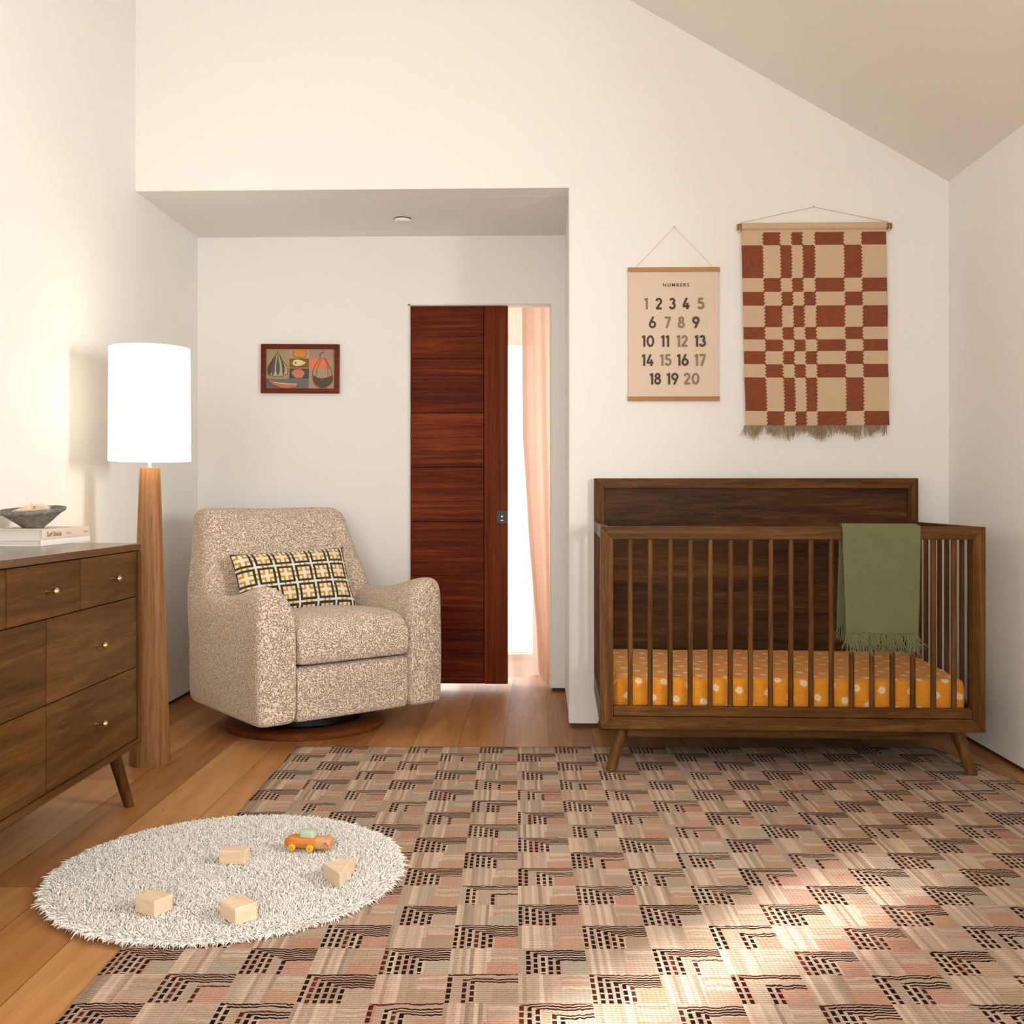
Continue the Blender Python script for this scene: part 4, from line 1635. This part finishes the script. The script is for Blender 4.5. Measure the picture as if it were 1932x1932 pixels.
def glyph(ch):
    """strokes of one geometric figure in a box 0.62 wide and 1 high: list of (points, closed)"""
    e = 0.085
    if ch == '0':
        return [(arc(0.33, 0.5, 0.245, 0.415, 0, 360, 36)[:-1], True)]
    if ch == '1':
        return [([(0.02, 0.80), (0.205, 0.93)], False), ([(0.21, 1.0), (0.21, 0.0)], False)]
    if ch == '2':
        return [(arc(0.27, 0.695, 0.20, 0.22, 175, -38, 14) + [(0.085, e)], False), ([(0.03, e), (0.53, e)], False)]
    if ch == '3':
        return [(arc(0.26, 0.725, 0.175, 0.19, 165, -90, 14), False), (arc(0.26, 0.31, 0.215, 0.225, 90, -165, 16), False)]
    if ch == '4':
        return [([(0.36, 1.0), (0.075, 0.285)], False), ([(0.02, 0.27), (0.60, 0.27)], False), ([(0.42, 0.56), (0.42, 0.0)], False)]
    if ch == '5':
        return [([(0.50, 0.915), (0.17, 0.915), (0.125, 0.54)], False), (arc(0.28, 0.335, 0.225, 0.25, 132, -155, 16), False)]
    if ch == '6':
        return [(arc(0.30, 0.32, 0.225, 0.235, 0, 360, 30)[:-1], True), ([(0.098, 0.42), (0.37, 1.0)], False)]
    if ch == '7':
        return [([(0.02, 0.915), (0.545, 0.915)], False), ([(0.485, 0.90), (0.185, 0.0)], False)]
    if ch == '8':
        return [(arc(0.28, 0.735, 0.165, 0.18, 0, 360, 26)[:-1], True), (arc(0.28, 0.305, 0.21, 0.22, 0, 360, 28)[:-1], True)]
    if ch == '9':
        return [(arc(0.30, 0.68, 0.225, 0.235, 0, 360, 30)[:-1], True), ([(0.502, 0.58), (0.23, 0.0)], False)]


WID = {'0': 0.66, '1': 0.29, '2': 0.56, '3': 0.54, '4': 0.62, '5': 0.54, '6': 0.60, '7': 0.57, '8': 0.56, '9': 0.60}


def poster():
    YW = Y1 - 0.006
    x0, x1, z0, z1 = 0.3755, 0.7685, 1.4105, 1.984
    t = thing('number_poster', 'pink number chart on wooden strips hanging left of the tapestry', 'poster', (x0, YW, z0))
    W, H = x1 - x0, z1 - z0

    def strip(za, zb):
        bm = bmesh.new()
        box(bm, 0, W, -0.010, 0.002, za, zb)
        return finish(bm, 'wooden_strip', M_OAKSTRIP, t, bevel=0.001)
    strip(H - 0.0185, H)
    strip(0, 0.0185)
    bm = bmesh.new()
    uvl = bm.loops.layers.uv.new('UVMap')
    nx, nz = 12, 24
    vs = [[bm.verts.new((0.003 + (W - 0.006) * i / nx, -0.003 - 0.0016 * math.sin(PI * i / nx * 2) * math.sin(PI * j / nz), 0.016 + (H - 0.032) * j / nz)) for i in range(nx + 1)] for j in range(nz + 1)]
    for j in range(nz):
        for i in range(nx):
            f = bm.faces.new((vs[j][i], vs[j][i + 1], vs[j + 1][i + 1], vs[j + 1][i]))
            for lp in f.loops:
                lp[uvl].uv = (lp.vert.co.x, lp.vert.co.z)
    pa = finish(bm, 'chart_sheet', M_PAPER, t)
    m = pa.modifiers.new('solid', 'SOLIDIFY')
    m.thickness, m.offset = 0.0008, 0.0
    s = 4.46 / 1950          # metres per pixel of the sheet as measured on the photograph
    rows = [(573.0, [('1', 1219, 1), ('2', 1243, 0), ('3', 1268.2, 0), ('4', 1294.2, 0), ('5', 1321, 1)]),
            (608.3, [('6', 1231, 0), ('7', 1259.5, 1), ('8', 1285, 1), ('9', 1312.3, 0)]),
            (643.4, [('10', 1222.8, 0), ('11', 1254.6, 0), ('12', 1286.8, 1), ('13', 1320.3, 0)]),
            (679.0, [('14', 1222.2, 0), ('15', 1255.3, 1), ('16', 1287.8, 0), ('17', 1320.5, 1)]),
            (714.2, [('18', 1236.4, 0), ('19', 1268.6, 0), ('20', 1304.3, 1)])]
    h = 21.8 * s
    for cy, lst in rows:
        zc_ = H - (cy - 505) * s
        for txt, cx, tone in lst:
            bm = bmesh.new()
            width = sum(WID[c] for c in txt) + 0.11 * (len(txt) - 1)
            xx = (cx - 1185) * s - width * h / 2
            for i, c in enumerate(txt):
                for q, closed in glyph(c):
                    # a tiny step in depth per stroke keeps overlapping strokes apart
                    ribbon(bm, [(xx + p[0] * h, zc_ - h / 2 + p[1] * h) for p in q], 0.185 * h, -0.0058 - 0.00006 * i - 0.00003 * len(bm.verts) / 100, closed)
                xx += (WID[c] + 0.11) * h
            finish(bm, 'printed_number', M_INK2 if tone else M_INK, pa)
    me = text_mesh('NUMBERS', 0.0205, 1.38, 'CENTER', 0.018)
    lo = link('printed_title', me, M_INK, pa)
    lo.rotation_euler = (R(90), 0, 0)
    lo.location = ((1275 - 1185) * s, -0.0058, H - (541 - 505) * s)
    bm = bmesh.new()
    tube(bm, [(0.034, -0.004, H), (0.2005, 0.003, 2.160 - z0), (0.364, -0.004, H)], 0.0009, 6)
    finish(bm, 'hanging_cord', M_CORD, t, smooth=True)
    bm = bmesh.new()
    lathe(bm, [(0.0008, -0.006), (0.002, -0.006), (0.002, 0.006), (0.0008, 0.006)], 10)
    bmesh.ops.transform(bm, matrix=Matrix.Translation((0.2005, 0.002, 2.161 - z0)) @ Matrix.Rotation(R(90), 4, 'X'), verts=bm.verts[:])
    finish(bm, 'nail', M_CHROME, t, smooth=True)


poster()


def framed_print():
    t = thing('framed_print', 'small red wood framed print of gourds and fruit on the alcove wall', 'picture', (-1.234, Y2 - 0.001, 1.653))
    t.rotation_euler = (0, R(0.45), 0)
    W, H, w = 0.404, 0.252, 0.0245
    a, b_ = W / 2, H / 2
    bm = bmesh.new()
    for poly in ([(-a, b_), (a, b_), (a - w, b_ - w), (-a + w, b_ - w)], [(-a, -b_), (-a + w, -b_ + w), (a - w, -b_ + w), (a, -b_)], [(-a, -b_), (-a, b_), (-a + w, b_ - w), (-a + w, -b_ + w)], [(a, -b_), (a - w, -b_ + w), (a - w, b_ - w), (a, b_)]):
        prism(bm, poly, 'y', -0.022, 0)
    finish(bm, 'frame', M_FRAME, t, bevel=0.0015)
    iw, ih = W - 2 * w, H - 2 * w

    def flat(name, col, var=0.12):
        return plain(name, col, 0.75, var, 90)
    mats = {}

    def ink(c):
        if c not in mats:
            mats[c] = flat('print_ink', c)
        return mats[c]
    bm = bmesh.new()
    box(bm, -iw / 2, iw / 2, -0.008, -0.001, -ih / 2, ih / 2)
    art = finish(bm, 'print', ink('#a89676'), t)
    sx, sz = iw / 1390.0, ih / 790.0       # photo units of the enlarged print

    def P(x, y):
        return ((x - 250) * sx - iw / 2, ih / 2 - (y - 318) * sz)
    depth = [-0.0083]

    def poly(pts, col):
        bm = bmesh.new()
        vs = [bm.verts.new((P(*p)[0], depth[0], P(*p)[1])) for p in pts]
        bm.faces.new(vs)
        depth[0] -= 0.00012
        finish(bm, 'printed_shape', ink(col), art)

    def stroke(pts, col, wd=9, closed=False):
        bm = bmesh.new()
        ribbon(bm, [P(*p) for p in pts], wd * sx, depth[0], closed)
        depth[0] -= 0.00012
        finish(bm, 'printed_line', ink(col), art)
    rc = lambda x0, y0, x1, y1: [(x0, y0), (x1, y0), (x1, y1), (x0, y1)]
    poly(rc(250, 318, 720, 915), '#a7966f')
    poly(rc(720, 318, 1115, 505), '#b59a82')
    poly(rc(720, 505, 1115, 690), '#7a6128')
    poly(rc(720, 705, 1115, 910), '#4d4a48')
    poly(rc(250, 915, 1115, 1108), '#6f6f66')
    poly(rc(1115, 318, 1640, 505), '#a48f78')
    poly(rc(1118, 505, 1515, 705), '#dd7f56')
    poly(rc(1118, 705, 1640, 1108), '#b0957a')
    el = lambda cx, cy, rx, ry, n=24: [(cx + rx * math.cos(2 * PI * i / n), cy + ry * math.sin(2 * PI * i / n)) for i in range(n)]
    gourd = lambda cx, top, bot, wd: [(cx, top)] + [(cx + wd * f, top + (bot - top) * g) for f, g in ((0.10, .12), (0.30, .3), (0.72, .5), (1.0, .72), (0.92, .9), (0.5, 1.0), (0, 1.02), (-0.5, 1.0), (-0.92, .9), (-1.0, .72), (-0.72, .5), (-0.30, .3), (-0.10, .12))]
    poly(gourd(485, 370, 865, 205), '#b7a67e')
    for cx, wd, c in ((320, 38, '#4f4a32'), (385, 40, '#57505a'), (490, 38, '#4f5a55'), (600, 26, '#57523a')):
        top = 560 if wd < 39 else 520
        poly([(485 + (cx - 485) * 0.25, 400), (cx + wd, 660), (cx + wd * 0.9, 770), (cx, 865), (cx - wd * 0.9, 770), (cx - wd, 680)], c)
    stroke(gourd(485, 370, 865, 215), '#4a3a22', 10, True)
    poly([(800, 335), (1050, 335), (1060, 430), (1010, 480), (960, 465), (930, 495), (880, 480), (820, 460)], '#dd8a30')
    stroke([(780, 340), (810, 390), (775, 430), (860, 490), (915, 465), (965, 497), (1040, 470), (1070, 420), (1045, 330)], '#5b3a20', 9)
    poly([(780, 590), (820, 535), (880, 525), (960, 540), (1060, 590), (980, 640), (870, 660), (800, 640)], '#e6cf98')
    poly(el(848, 592, 16, 18), '#4d3413')
    poly([(760, 800), (830, 725), (950, 715), (1040, 790), (980, 895), (850, 895)], '#cf7d62')
    poly([(280, 940), (430, 980), (640, 1010), (880, 1015), (860, 1070), (700, 1100), (500, 1075), (370, 1020)], '#cc7a55')
    stroke([(270, 935), (380, 1030), (520, 1085)], '#2f2a24', 12)
    stroke([(420, 985), (650, 1012), (880, 1018)], '#e5d7bb', 12)
    poly([(1210, 840), (1290, 885), (1380, 905), (1480, 880), (1600, 840), (1600, 930), (1550, 1030), (1450, 1085), (1350, 1085), (1250, 1020), (1205, 930)], '#574a37')
    stroke([(1350, 480), (1270, 600), (1200, 740), (1185, 880), (1230, 1020), (1330, 1085), (1450, 1090), (1560, 1020), (1605, 900), (1570, 760), (1500, 600), (1430, 480)], '#6a3020', 9)
    stroke([(1365, 500), (1330, 600), (1280, 720), (1262, 870)], '#6a3020', 8)
    stroke([(1420, 500), (1475, 600), (1500, 720), (1512, 860)], '#6a3020', 8)
    stroke([(1345, 470), (1340, 420), (1375, 385), (1425, 390)], '#3f352a', 14)
    bm = bmesh.new()
    box(bm, -0.03, 0.03, -0.003, 0.0, b_ - 0.012, b_ - 0.004)
    finish(bm, 'hanger', M_CHROME, t)


framed_print()
